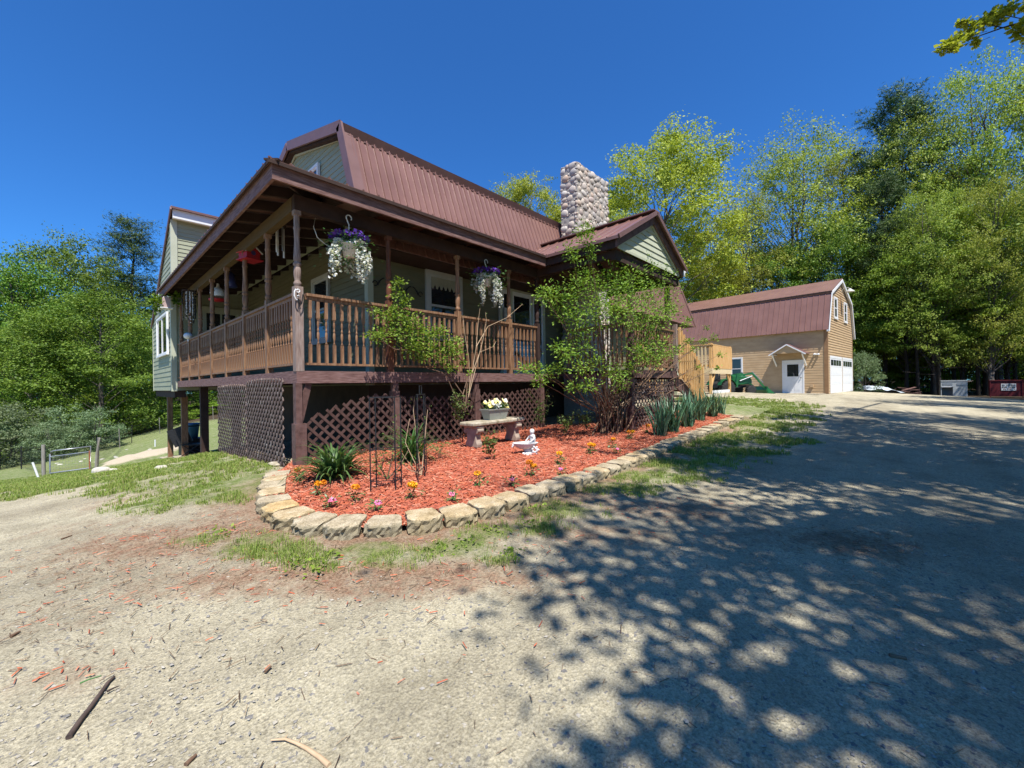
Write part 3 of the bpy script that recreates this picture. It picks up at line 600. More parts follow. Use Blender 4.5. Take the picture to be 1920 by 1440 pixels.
c = M(); c.bar((-.96,yc-.99,zc-.67),(-.96,yc,zc-.04),.03,.07); c.bar((-.96,yc+.99,zc-.67),(-.96,yc,zc-.04),.03,.07); c.pieces('barge_board', m_white, cn)
c = M(); c.poly([(-.90,yc-.8,zc-.58),(-.90,yc+.8,zc-.58),(-.90,yc,zc-.06)], (.015,0,0)); c.build('gable_panel', m_tan, cn)
for s in (-1, 1):
    c = M(); c.bar((-.9,yc+s*.8,zc-.64),(-.03,yc+s*.8,zc-1.35),.06,.07); c.bar((-.9,yc+s*.8,zc-.62),(-.03,yc+s*.8,zc-.62),.06,.06); c.build('bracket', m_white, cn)
c = M(); c.tube([(3.9,-.03,6.65),(3.9,-.2,6.9),(3.9,-.4,6.9),(3.9,-.5,6.8)], .02, 6); c.lathe([(.06,.16),(.10,.1),(.24,-.02),(.25,-.06)], (3.9,-.5,6.66), 14); c.build('gooseneck_lamp', m_offwhite, barn)
c = M(); c.tube([(3.75,-.02,6.3),(3.75,-.025,5.35)], .03, 6); c.build('conduit', m_tantrim, barn)
c = M(); c.lathe([(.05,0),(.06,.02),(.05,.12),(.035,.13)], (0,0,0), 10); c.xf(lambda p: V(-.04-p[2], .62+p[0], 2.42+p[1])); i0 = len(c.v); c.lathe([(.05,0),(.06,.02),(.05,.12),(.035,.13)], (0,0,0), 10); c.xf(lambda p: V(-.04-p[2], .42+p[0], 2.40+p[1]), i0); c.box((-.045,.40,2.38),(-.021,.66,2.46)); c.build('floodlight', m_white, barn)
c = M(); c.box((-.16,.70,.40),(-.021,.86,.56)); c.build('dryer_vent', m_tan, barn)
c = M(); c.box((-1.6,.1,-.16),(-.03,2.9,.015)); c.build('door_slab', m_conc, barn)
# ------------------------------------------------------------------ timber deck at the far end of the house
td = empty('timber_deck', (16.9,.0,.34), 0, 'new yellow pine deck on posts beyond the porch stairs, beside the tractor', 'deck')
m2 = M(); m2.box((0,.04,-.03),(2.85,2.4,.0)); m2.build('deck_boards', m_palewood, td)
m2 = M(); m2.box((-.02,0,-.23),(2.87,.039,.001)); m2.build('rim_board', m_palewood, td)
m2 = M(); m2.box((-.02,.04,-.23),(.019,2.4,-.031)); m2.build('rim_board', m_palewood, td)
for x, y in ((.0,.0),(2.76,0),(.0,2.2),(1.0,0)):
    if x == 1.0: continue
    p = M(); g = T(16.9+x,y)-.34; p.box((x,y+.041,g-.1),(x+.1,y+.14,-.231)); p.build('post', m_newwood, td)
for a, b in (((.5,.07,-.24),(.08,.07,-.75)),((2.4,.07,-.24),(2.8,.07,-.75))):
    p = M(); p.bar(a, b, .05, .09); p.build('brace', m_newwood, td)
p = M(); g = T(18,0)-.34; p.box((.1,.05,g+.0),(2.7,.12,g+.13)); p.build('sill_beam', m_white, td)
r = M(); r.box((-.02,-.01,1.02),(2.87,.13,1.06)); r.box((.1,.03,.90),(2.8,.07,.99)); r.box((.1,.03,.09),(2.8,.07,.16)); rr_ = r.build('railing', m_newwood, td)
for k in range(27): b = M(); x = .12+k*.1035; b.box((x,-.012,.0),(x+.092,.029,1.01)); b.build('picket', m_newwood, rr_)
r = M(); r.box((-.03,.14,1.02),(.11,2.4,1.06)); r.box((.03,.15,.90),(.07,2.4,.98)); r.box((.03,.15,.09),(.07,2.4,.16)); rr_ = r.build('railing', m_newwood, td)
for k in range(14): b = M(); y = .25+k*.15; b.box((-.012,y,.0),(.029,y+.06,1.01)); b.build('picket', m_palewood, rr_)
for x in (.0, 2.76): p = M(); p.box((x,.04,.001),(x+.1,.139,1.0)); p.box((x-.02,.02,1.061),(x+.12,.16,1.10)); p.build('newel_post', m_newwood, td)
# ------------------------------------------------------------------ tractor with loader
ta = dep(1330,741,22.9); tb = dep(1450,741,23.4); tdir = nrm((tb-ta)*V(1,1,0)); tz = T(*(ta+tdir*1.5)[:2])
tr = empty('loader_tractor', (ta[0],ta[1],tz), math.atan2(tdir[1], tdir[0]), 'green compact tractor with its front loader bucket lowered, parked beside the barn', 'tractor')
def wheel(x, y, r, w, name='wheel'):
    t = M(); t.lathe([(r*.55,-w/2),(r*.9,-w/2),(r,-w*.35),(r,w*.35),(r*.9,w/2),(r*.55,w/2)], (0,0,0), 22)
    for k in range(18):
        a = 2*pi*k/18; t.bar((r*.98*cos(a),r*.98*sin(a),-w*.48),(r*1.0*cos(a+.12),r*1.0*sin(a+.12),w*.48),.05,.05,up=(cos(a),sin(a),0))
    t.xf(lambda p: V(x+p[0], y+p[2], r+p[1])); wo = t.build(name, m_tyre, tr)
    t = M(); t.lathe([(r*.0,-w*.3),(r*.56,-w*.3),(r*.56,w*.3),(0,w*.3)], (0,0,0), 18); t.xf(lambda p: V(x+p[0], y+p[2], r+p[1])); t.build('rim', m_yellow, wo)
for y in (-.52,.52): wheel(.72,y,.40,.30); wheel(2.12,y,.27,.2)
b = M(); b.box((.35,-.22,.42),(1.4,.22,.62)); b.box((1.2,-.18,.40),(2.35,.18,.55)); b.pieces('chassis', m_black, tr)
b = M(); b.poly([(1.25,-.24,.56),(2.42,-.24,.56),(2.46,-.24,.80),(2.34,-.24,1.02),(1.25,-.24,1.10)], (0,.48,0)); b.build('bonnet', m_green, tr, bev=.04)
for y in (-.66,.38):
    b = M(); k = 9
    vs = []
    for i in range(k):
        a = pi*(.05+.85*i/(k-1)); vs.append((.72+.50*cos(a), .42+.50*sin(a)))
    for (x0,z0),(x1,z1) in zip(vs, vs[1:]): b.bar((x0,y+.14,z0),(x1,y+.14,z1),.28,.03)
    b.build('fender', m_green, tr)
b = M(); b.box((.45,-.22,.78),(.9,.22,.9)); b.bar((.42,0,.86),(.3,0,1.28),.44,.1,up=(0,1,0)); b.build('seat', m_black, tr, bev=.03)
b = M(); b.tube([(.35,-.45,.7),(.3,-.45,1.95),(.3,.45,1.95),(.35,.45,.7)], .032, 8); b.build('roll_bar', m_black, tr)
b = M(); b.tube([(1.25,0,.95),(1.0,0,1.22)], .025, 6); b.lathe([(.17,-.015),(.19,0),(.17,.015)], (.98,0,1.24), 14); b.build('steering_wheel', m_black, tr)
for y in (-.42,.42):
    b = M(); b.bar((1.35,y,.45),(1.42,y,1.12),.06,.13); b.bar((1.42,y,1.08),(2.3,y,1.2),.05,.10); b.bar((2.3,y,1.2),(3.08,y,.36),.05,.09); b.build('loader_arm', m_green, tr)
    b = M(); b.tube([(1.55,y,.78),(2.3,y,1.04)], .03, 8); b.tube([(2.3,y,1.28),(2.95,y,.68)], .03, 8); b.build('hydraulic_ram', m_galv, tr)
b = M(); sec = [(3.04,.46),(3.0,.26),(3.06,.10),(3.22,.02),(3.56,.03),(3.56,.06),(3.24,.06),(3.11,.13),(3.06,.26),(3.10,.46)]
b.poly([(x,-.62,z) for x,z in sec], (0,1.24,0))
for y in (-.62,.60): b.poly([(3.02,y,.45),(3.02,y,.16),(3.2,y,.03),(3.54,y,.04),(3.22,y,.3)], (0,.02,0))
b.build('bucket', m_green, tr)
# ------------------------------------------------------------------ far right: broken box, red container, tarpaulin, boards
def facing(u, v, d): p = dep(u, v, d); return p, math.atan2(_r[1], _r[0])
p, a = facing(1789,743.5,30); k = 30/FPX
bx_ = empty('storage_box', (p[0],p[1],T(p[0],p[1])), a, 'pale grey plastic storage box with a dark hole in its front, at the forest edge', 'box')
bx_.scale = (.68,1,1); bx_.rotation_euler.z = a-rad(44)
b = M(); w = 50*k; b.box((-w/2,0,.03),(-w/2+.06,.9,1.12)); b.box((w/2-.06,0,.03),(w/2,.9,1.12)); b.box((-w/2+.06,.84,.03),(w/2-.06,.9,1.12)); b.box((-w/2,-.02,1.121),(w/2,.92,1.2)); b.box((-.08,0,.03),(w/2-.06,.05,1.12)); b.box((-w/2+.06,0,.75),(-.08,.05,1.12)); b.box((-w/2+.06,.06,.03),(w/2-.06,.84,.06))
b.build('casing', mat('grey plastic', [(.34,.37,.36),(.48,.50,.49)], scale=3, rough=.6), bx_)
b = M(); b.box((-w/2+.05,-.05,.70),(-.1,-.001,.76)); b.build('trim', m_whitep, bx_)
for j in range(2): b = M(); b.box((-w/2+.15+j*1.05,-.022,.84),(-w/2+.85+j*1.05,-.001,1.0)); b.build('recess_panel', m_galv, bx_)
p, a = facing(1887,743.5,30)
cn_ = empty('steel_container', (p[0],p[1],T(p[0],p[1])), a, 'dark red steel container with a white sign, at the forest edge', 'container')
cn_.scale = (.64,.8,1); cn_.rotation_euler.z = a-rad(47)
b = M(); w = 64*k; b.box((-w/2,.0,.08),(w/2,1.6,1.22)); 
for j in range(9): x = -w/2+.05+j*(w-.16)/8; 
b.build('body', m_maroon, cn_)
for x in (-w/2+.02, w/2-.1): b = M(); b.box((x,-.05,.0),(x+.08,-.001,1.25)); b.build('rib', m_maroon, cn_)
b = M(); b.box((-w/2-.03,-.05,1.221),(w/2+.03,1.63,1.28)); b.build('rim', m_maroon, cn_)
b = M(); b.box((-.38,-.025,.52),(.72,-.001,1.02)); sg = b.build('sign', m_whitep, cn_)
rr = random.Random(4)
for row, (z0, z1, n) in enumerate(((.86,.96,9),(.70,.82,8),(.57,.66,10))):
    b = M(); x = -.33; st_ = (1.0)/n
    for j in range(n):   # illegible at this size in the photograph: short dark strokes, no readable words
        if rr.random() > .12: b.box((x+.012,-.029,z0),(x+st_*.55,-.0251,z1)); b.box((x+st_*.55,-.029,z0+(z1-z0)*rr.choice([0,.6])),(x+st_*.85,-.0251,z0+(z1-z0)*rr.choice([.4,1])))
        x += st_
    b.build('lettering', m_maroon if row == 2 else m_black, sg)
p, a = facing(1645,739,31)
b = M(); n = 22; vs = []; rr = np.random.default_rng(2)
for i in range(n):
    for j in range(10):
        x, y = -1.7+3.6*i/(n-1), -.6+1.3*j/9; h = .62*max(0,(1-((x+.5)/2.2)**2))*max(.1,1-(y/.9)**2)*(1-.12*i/n)+.05*sin(x*6+y*4)+.03*rr.random()
        vs.append((x, y, max(.02, h)))
b.add(vs, [(i*10+j, (i+1)*10+j, (i+1)*10+j+1, i*10+j+1) for i in range(n-1) for j in range(9)], True)
o = b.build('tarpaulin', m_tarp, None, (p[0],p[1],T(p[0],p[1]))); o.rotation_euler.z = a; tag(o, 'pale blue grey tarpaulin draped over a heap beside the barn', 'tarpaulin')
p, a = facing(1700,738,31.5); rr = random.Random(8)
for i in range(9):
    b = M(); L = rr.uniform(.9,1.9); b.box((-L/2,-.07,0),(L/2,.07,.035)); x = rr.uniform(-.7,.7); y = rr.uniform(-.4,.4)
    o = b.build('scrap_board', m_brown, None, (p[0]+x,p[1]+y,T(p[0]+x,p[1]+y)+.05+.06*i)); o.rotation_euler = (rr.uniform(-.2,.2), rr.uniform(-.18,.18), a+rr.uniform(-.7,.7))
    tag(o, 'red brown board in the jumbled scrap heap by the forest edge', 'board', 'scrap boards heaped at the forest edge')
# ------------------------------------------------------------------ left yard
def stake(u, v, d, h, r, m, name, label, cat, lean=(0,0), group=None, sq=True):
    p = dep(u, v, d); g = T(p[0], p[1]); b = M(); q = V(0,0,-.15); t = V(lean[0],lean[1],h)
    (b.bar(q, t, r*2, r*2) if sq else b.tube([q, t], r, 8)); o = b.build(name, m, None, (p[0],p[1],g)); return tag(o, label, cat, group)
g1 = ground(82,893); g2 = ground(180,880)
def yardpost(g, h, m, lab, lean=(0,0), r=.075):
    b = M(); b.tube([(0,0,-.2),(lean[0]*.5,lean[1]*.5,h*.5),(lean[0],lean[1],h)], [r,r*.95,r*.9], 10); o = b.build('gate_post', m, None, tuple(g)); return tag(o, lab, 'post', 'wooden posts of the yard gate')
dist1 = np.dot(g1-CAM, _fw); dist2 = np.dot(g2-CAM, _fw)
yardpost(g1, 59/FPX*dist1, m_oldwood, 'silvered upright wooden post at the hinge side of the metal field gate', r=.006*dist1/1.6)
yardpost(g2, 59/FPX*dist2, m_oldwood, 'leaning brown wooden post at the latch side of the metal field gate', lean=tuple((_r*6/FPX*dist2)[:2]), r=.0045*dist2/1.2)
gd = (g2-g1); gl = np.linalg.norm(gd[:2]); gu = gd/gl
gate = empty('field_gate', tuple(g1), math.atan2(gd[1], gd[0]), 'tubular metal field gate with wire mesh between two wooden posts', 'gate')
s = dist1/FPX; gh = 46*s; sl = gd[2]/gl
b = M(); x0, x1 = .12*gl, .90*gl
b.tube([(x0,0,.08+sl*x0),(x0,0,gh-.12+sl*x0),(x0+.05,0,gh-.03+sl*x0),(x0+.14,0,gh+sl*x0),(x1,0,gh+sl*x1-.02),(x1,0,.08+sl*x1),(x0,0,.08+sl*x0)], .024, 8); b.tube([(x0,0,gh*.76+sl*x0),(x1,0,gh*.76+sl*x1)], .02, 8); b.build('frame', m_galv, gate)
b = M()
for k in range(14): x = x0+(x1-x0)*k/13; b.tube([(x,0,.08+sl*x),(x,0,gh*.76+sl*x)], .0025, 4)
for k in range(6): z = .1+(gh*.72)*k/6; b.tube([(x0,0,z+sl*x0),(x1,0,z+sl*x1)], .0025, 4)
b.build('wire_mesh', m_galv, gate)
b = M(); b.tube([(x1-.03,0,.0+sl*x1),(x1-.03,0,gh*.8+sl*x1)], .03, 6); b.build('latch_post', plain('rusty red', (.30,.10,.05), .8), gate)
fpx = [(-20,838),(30,838),(82,850)],[(187,830),(225,833),(250,822),(303,816),(345,806),(400,800),(440,794)]
wf = empty('wire_fence', tuple(g2), 0, 'sagging wire mesh fence with thin stakes across the yard below the porch', 'fence')
ends = [g2]+[dep(u, v, d) for u, v, d in ((225,846,24),(247,838,26),(300,812,29),(345,800,31),(400,790,33),(440,784,35))]
for i, q in enumerate(ends):
    q[2] = T(q[0], q[1])
    if i: b = M(); b.tube([(0,0,-.1),(.03*(-1)**i,.02,1.15)], .022, 6); b.build('stake', m_oldwood if i % 2 else m_black, wf, tuple(q-g2))
b = M()
for q0, q1 in zip(ends, ends[1:]):
    for k in range(7): z = .12+k*.15; b.tube([tuple(q0-g2+V(0,0,z)), tuple((q0+q1)/2-g2+V(0,0,z-.04)), tuple(q1-g2+V(0,0,z))], .003, 4, False)
    n = int(np.linalg.norm(q1-q0)/.22)
    for k in range(n): q = q0+(q1-q0)*k/n-g2; b.tube([tuple(q+V(0,0,.1)), tuple(q+V(0,0,1.02))], .002, 3, False)
b.build('wire_mesh', m_black, wf)
wf2 = empty('wire_fence', tuple(g1), 0, 'dark wire fence running away left of the silvered gate post', 'fence')
ends = [g1]+[dep(u, v, d) for u, v, d in ((40,868,20),(0,862,23),(-60,858,26))]
b = M()
for i, q in enumerate(ends):
    q[2] = T(q[0], q[1])
    if i: c = M(); c.tube([(0,0,-.1),(0,0,1.15)], .025, 6); c.build('stake', m_black, wf2, tuple(q-g1))
for q0, q1 in zip(ends, ends[1:]):
    for k in range(7): z = .12+k*.16; b.tube([tuple(q0-g1+V(0,0,z)), tuple(q1-g1+V(0,0,z))], .003, 4, False)
    n = int(np.linalg.norm(q1-q0)/.22)
    for k in range(n): q = q0+(q1-q0)*k/n-g1; b.tube([tuple(q+V(0,0,.1)), tuple(q+V(0,0,1.1))], .002, 3, False)
b.build('wire_mesh', m_black, wf2)
for u, v, h, lean, lab in ((74,896,.62,(-.16,.1),'white plastic stake leaning beside the silvered gate post'),(291,838,.28,(0,0),'short white stake standing in the yard behind the sand mound')):
    g = ground(u, v); b = M(); b.tube([(0,0,-.1),(lean[0],lean[1],h*np.dot(g-CAM,_fw)/16)], .032, 8); o = b.build('stake', m_whitep, None, tuple(g)); tag(o, lab, 'stake')
def rock(name, g, r, m, seed, label, cat='rock', group=None, flat=.6):
    bm = bmesh.new(); bmesh.ops.create_icosphere(bm, subdivisions=3, radius=1); q = random.Random(seed); ph = [q.uniform(0,6) for _ in range(9)]
    for vv in bm.verts:
        c = vv.co; k = 1+.16*sin(c.x*2.6+ph[0])+.13*sin(c.y*3.1+ph[1])+.12*sin(c.z*3.3+ph[2])+.05*sin(c.x*7+c.y*6+ph[3]); vv.co = (c.x*k*r[0], c.y*k*r[1], c.z*k*r[2])
    me = bpy.data.meshes.new(name); bm.to_mesh(me); bm.free(); o = link(name, me, None, m, tuple(g+V(0,0,r[2]*flat*.4))); o.rotation_euler.z = seed*1.3; return tag(o, label, cat, group)
g = ground(190,888); rock('boulder', g, (.20,.17,.13), m_rock, 1, 'pale angular boulder lying in the grass below the yard gate')
g = ground(214,884); rock('boulder', g, (.11,.1,.08), m_rock, 2, 'small pale rock at the foot of the sand mound')
g = ground(303,880); rock('boulder', g, (.10,.1,.07), m_rock, 6, 'small pale rock beside the concrete footing of the stilt post')
rr = random.Random(12)
for i in range(16):
    u, v = rr.uniform(95,300), rr.uniform(842,872); g = ground(u, v); s = rr.uniform(.04,.09); rock('field_stone', g, (s*1.3,s,s*.6), m_rock, 10+i, 'small pale stone scattered in the yard behind the gate', 'stone', 'small pale stones in the yard')
# tub and chair standing under the porch
q = dep(360,838,13.2); g = V(q[0], q[1], T(q[0], q[1]))
ch_ = empty('folding_chair', tuple(g), YAW*-1+.4, 'dark folding chair standing in the shade under the porch', 'chair')
b = M(); b.bar((-.2,0,.42),(.25,0,.40),.5,.03,up=(0,0,1)); b.build('seat', m_black, ch_); b = M(); b.bar((-.2,0,.42),(-.42,0,.95),.5,.03,up=(0,1,0)); b.build('backrest', m_black, ch_)
for y in (-.22,.22): b = M(); b.tube([(-.3,y,.0),(.25,y,.42)], .014, 6); b.build('leg', m_black, ch_); b = M(); b.tube([(.3,y,.0),(-.22,y,.44),(-.42,y,.95)], .014, 6); b.build('leg', m_black, ch_)
tb_ = empty('plastic_bucket', (g[0]+.12,g[1]+.9,T(g[0]+.12,g[1]+.9)), 0, 'light blue plastic tub on a dark crate under the porch', 'tub')
b = M(); b.lathe([(.0,.62),(.19,.62),(.24,1.08),(.26,1.08),(.26,1.12),(.235,1.12),(.18,.65),(0,.65)], (0,0,0), 18); b.build('shell', m_blue, tb_)
b = M(); b.lathe([(.235,1.02),(.25,1.02),(.25,1.045),(.235,1.045)], (0,0,0), 18); b.build('band', m_black, tb_)
b = M(); b.box((-.3,-.3,0),(.3,.3,.615)); o = b.build('crate', m_black, None, (g[0]+.12,g[1]+.9,T(g[0]+.12,g[1]+.9))); tag(o, 'dark crate under the porch holding the light blue tub', 'crate')
for i, (u, v) in enumerate(((352,852),(361,850))):
    g = ground(u, v); b = M(); b.lathe([(.0,0),(.09,0),(.11,.2),(.105,.2),(.085,.02),(0,.02)], (0,0,0), 14); o = b.build('plastic_pot', m_whitep, None, tuple(g)); o.scale = (1.2-.3*i,)*3; tag(o, ['larger white pot on the ground under the porch by the stilt post','smaller white pot on the ground under the porch'][i], 'pot')
# ------------------------------------------------------------------ bed outline
EDGE = [(517,884),(506,898),(499,913),(497,930),(503,946),(518,960),(543,972),(580,981),(633,983),(700,982),(770,977),(840,966),(905,953),(955,937),(1000,921),(1045,906),(1085,896),(1135,881),(1185,862),(1225,845),(1262,826),(1300,811),(1345,796),(1392,779)]
ew = np.array([ground(u, v, .09) for u, v in EDGE])
def smooth_poly(P, step):
    Q = P.copy()
    for _ in range(2):
        Q2 = Q.copy(); Q2[1:-1] = .25*Q[:-2]+.5*Q[1:-1]+.25*Q[2:]; Q = Q2
    L = np.concatenate([[0], np.cumsum(np.linalg.norm(np.diff(Q[:,:2], axis=0), axis=1))])
    s = np.arange(0, L[-1], step); return np.stack([np.interp(s, L, Q[:,i]) for i in range(3)], -1), s
EP, _ = smooth_poly(ew, .05)
# ------------------------------------------------------------------ ground cover masks (world space)
def blob(x, y, u, v, a, b, rot=0):
    g = ground(u, v); c, s = cos(rot), sin(rot)
    dx, dy = x-g[0], y-g[1]; fx = dx*RT[0]+dy*RT[1]; fy = dx*_fw[0]+dy*_fw[1]
    q = np.sqrt(((fx*c+fy*s)/a)**2+((-fx*s+fy*c)/b)**2); return np.clip(1.6-1.1*q, 0, 1)
def edist(x, y):
    d = np.full(len(x), 1e9)
    for i in range(0, len(EP), 3): d = np.minimum(d, np.hypot(x-EP[i,0], y-EP[i,1]))
    return d
GB = [(400,925,.75,.45),(310,945,.5,.3),(450,905,.6,.5),(170,905,1.3,.8),(30,905,1.2,.8),(250,890,1.0,.7),(350,878,.8,.6),(60,930,.5,.25),
 (1230,895,.55,.35),(1275,875,.6,.4),(1160,915,.4,.25),(1330,850,.9,.6),(1385,825,1.0,.6),(1410,795,.9,.7),(1360,765,1.6,1.6),(1410,757,1.6,1.2),(1345,752,2,1.5),(1445,768,1.0,.6),
 (380,1015,.2,.1),(480,1020,.3,.18),(545,1035,.25,.14),(640,1045,.28,.15),(740,1045,.3,.15),(860,1030,.3,.15),(905,1005,.28,.14),(990,995,.3,.15),(1060,960,.3,.18),(700,1030,.25,.1),(930,1050,.15,.08),(1010,940,.2,.1)]
def masks(x, y):
    f = (x-CAM[0])*_fw[0]+(y-CAM[1])*_fw[1]; r = (x-CAM[0])*RT[0]+(y-CAM[1])*RT[1]
    g = np.zeros(len(x))
    for u, v, a, b in GB: g = np.maximum(g, blob(x, y, u, v, a*1.12, b*1.12))
    far = np.clip((f-9)/4, 0, 1)*np.clip((-r-.38*f+.3)/2, 0, 1); g = np.maximum(g, far*1.0)
    left = np.clip((f-3.7)/1.0, 0, 1)*np.clip((-r-.50*f+.3)/.5, 0, 1)*np.clip((f*1.6+r*1.0-2.3)/1.2, 0, 1); g = np.maximum(g*.92, left*.66)
    d = edist(x, y)
    ins = (x > -.1) & (y > .1) & (x < 16) & (y < 11.5)
    g = np.where(ins, 0, g)
    lit = np.clip(1.25-d/.85, 0, 1)*(y < 2)*.8
    for u, v, a, b, k in ((330,1010,1.0,.45,.75),(650,1085,1.5,.25,.8),(250,1060,.9,.3,.5),(1600,1022,.50,.28,.72),(1650,1012,.35,.2,.6),(1250,955,.9,.4,.6),(1100,1000,.8,.25,.6),(150,990,.7,.3,.45),(300,930,1.0,.6,.5),(400,890,.8,.5,.45),(100,1160,.5,.3,.35),(120,1270,.3,.12,.5),(1480,1010,.9,.3,.5)): lit = np.maximum(lit, k*blob(x, y, u, v, a, b))
    lit = np.where(ins, .6, lit)
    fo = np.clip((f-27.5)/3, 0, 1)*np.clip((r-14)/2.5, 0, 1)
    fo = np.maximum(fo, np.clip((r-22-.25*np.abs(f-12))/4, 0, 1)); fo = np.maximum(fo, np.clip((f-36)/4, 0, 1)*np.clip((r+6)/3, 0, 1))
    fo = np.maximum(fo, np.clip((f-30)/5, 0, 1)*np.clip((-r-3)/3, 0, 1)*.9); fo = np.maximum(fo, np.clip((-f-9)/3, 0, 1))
    sa = np.zeros(len(x))
    for u, v, a, b in ((265,862,1.0,1.3),(305,850,1.0,1.3),(230,873,.6,.6)): sa = np.maximum(sa, blob(x, y, u, v, a, b))
    dr = .8*blob(x, y, 150, 876, 2.5, 1.2)+.7*blob(x, y, 60, 872, 2.5, 1)
    return np.clip(g,0,1), np.clip(np.maximum(lit, dr),0,1), np.clip(fo,0,1), sa
def wob(x, y, k, seed):
    q = np.random.default_rng(seed); z = 0
    for i in range(7):
        a = q.uniform(0, 2*pi); f = k*q.uniform(.6, 1.9); z = z+np.sin((x*cos(a)+y*sin(a))*f+q.uniform(0, 6))
    return z/4.
# ground: one sheet, fine near the camera
n = 330; t = np.linspace(-1, 1, n); kk = 5.6; gx = np.sinh(kk*t)/np.sinh(kk)*240
X, Y = np.meshgrid(gx+.5, gx-2., indexing='ij'); x, y = X.ravel(), Y.ravel()
z = np.concatenate([terr(x[i:i+20000], y[i:i+20000]) for i in range(0, len(x), 20000)])
rr2 = np.hypot(x-10, y-2); near = np.clip(1-rr2/40, 0, 1)
gm, lm, fm_, sm_ = masks(x, y)
z = z+near*(.012*wob(x, y, 5, 1)+.006*wob(x, y, 14, 2))+gm*.03*(.5+wob(x, y, 9, 3)*.5)+sm_*(.25+.08*wob(x, y, 2.5, 4))
idx = np.arange(n*n).reshape(n, n); q = np.stack([idx[:-1,:-1], idx[1:,:-1], idx[1:,1:], idx[:-1,1:]], -1).reshape(-1)
gme = rawmesh('ground', np.stack([x,y,z], -1), q, np.full((n-1)*(n-1), 4), True)
ca = gme.color_attributes.new('cover', 'FLOAT_COLOR', 'POINT'); ca.data.foreach_set('color', np.stack([gm*np.where((edist(x, y) < 1.3) & (y < 0), .78, .92), lm, fm_, sm_], -1).astype(np.float32).ravel())
mg, nt, b = _nt('ground cover'); pos = nt.nodes.new('ShaderNodeNewGeometry').outputs['Position']
at = nt.nodes.new('ShaderNodeVertexColor'); at.layer_name = 'cover'; sep = nt.nodes.new('ShaderNodeSeparateColor'); nt.links.new(at.outputs['Color'], sep.inputs[0])
nf = _noise(nt, pos, 105, 4, .85); nm = _noise(nt, pos, 2.2, 6, .65); nl = _noise(nt, pos, 1., 4, .6, vscale=(.16,.95,.5))
vo = nt.nodes.new('ShaderNodeTexVoronoi'); vo.inputs['Scale'].default_value = 64; nt.links.new(pos, vo.inputs['Vector'])
vo2 = nt.nodes.new('ShaderNodeTexVoronoi'); vo2.inputs['Scale'].default_value = 28; nt.links.new(pos, vo2.inputs['Vector'])
grav = _ramp(nt, nf, [(.085,.075,.053),(.285,.257,.183),(.465,.425,.312),(.66,.612,.48)], [.33,.45,.54,.68])
peb = _ramp(nt, vo.outputs['Color'], [(.18,.168,.146),(.43,.39,.28),(.58,.53,.39),(.30,.278,.224)])
grav = _mix(nt, .45, grav, peb)
pm = _math(nt, 'GREATER_THAN', _math(nt, 'ADD', _noise(nt, pos, 34, 2, .5), _math(nt, 'MULTIPLY', nm, .35)), .84)
grav = _mix(nt, pm, grav, (.21,.205,.20))
tint = _ramp(nt, nm, [(.72,.70,.66),(1,.98,.93),(1.08,1.05,.98)], [.3,.52,.7]); grav = _mix(nt, 1., grav, tint, 'MULTIPLY')
grav = _mix(nt, 1., grav, _ramp(nt, nl, [(.80,.785,.77),(1.06,1.055,1.04)], [.36,.60]), 'MULTIPLY')
def mask(ch, amt, lo, hi, noise):
    s = _math(nt, 'ADD', ch, _math(nt, 'MULTIPLY', _math(nt, 'SUBTRACT', noise, .5), amt)); r_ = nt.nodes.new('ShaderNodeMapRange'); r_.interpolation_type = 'SMOOTHSTEP'
    r_.inputs[1].default_value = lo; r_.inputs[2].default_value = hi; nt.links.new(s, r_.inputs[0]); return r_.outputs[0]
n9 = _noise(nt, pos, 7, 6, .75); n40 = _noise(nt, pos, 55, 4, .8)
litc = _ramp(nt, n40, [(.07,.04,.022),(.20,.12,.07),(.34,.22,.14),(.44,.34,.22)], [.3,.45,.58,.74])
redc = _mix(nt, _math(nt, 'GREATER_THAN', _noise(nt, pos, 18, 4, .7), .56), litc, (.26,.10,.06)); litc = _mix(nt, .35, litc, redc)
c = _mix(nt, mask(sep.outputs['Green'], 1.5, .25, 1.0, n9), grav, litc)
grc = _ramp(nt, n40, [(.05,.07,.02),(.11,.16,.035),(.17,.22,.06),(.30,.26,.13)], [.3,.46,.58,.74])
c = _mix(nt, mask(sep.outputs['Red'], 1.5, .30, 1.05, n9), c, grc)
c = _mix(nt, mask(at.outputs['Alpha'], .6, .35, .6, n9), c, _ramp(nt, nf, [(.36,.29,.19),(.58,.50,.36)], [.3,.7]))
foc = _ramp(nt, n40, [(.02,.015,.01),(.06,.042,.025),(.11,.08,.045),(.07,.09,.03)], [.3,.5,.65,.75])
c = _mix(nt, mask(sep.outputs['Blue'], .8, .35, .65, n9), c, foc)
nt.links.new(c, b.inputs['Base Color']); b.inputs['Roughness'].default_value = .95; b.inputs['Specular IOR Level'].default_value = .15
hgt = _math(nt, 'ADD', _math(nt, 'MULTIPLY', nf, .5), _math(nt, 'ADD', _math(nt, 'MULTIPLY', vo.outputs['Distance'], .5), _math(nt, 'MULTIPLY', n40, .6)))
_bump(nt, b, hgt, .9, .018)
go = link('ground', gme, None, mg); go['kind'] = 'structure'
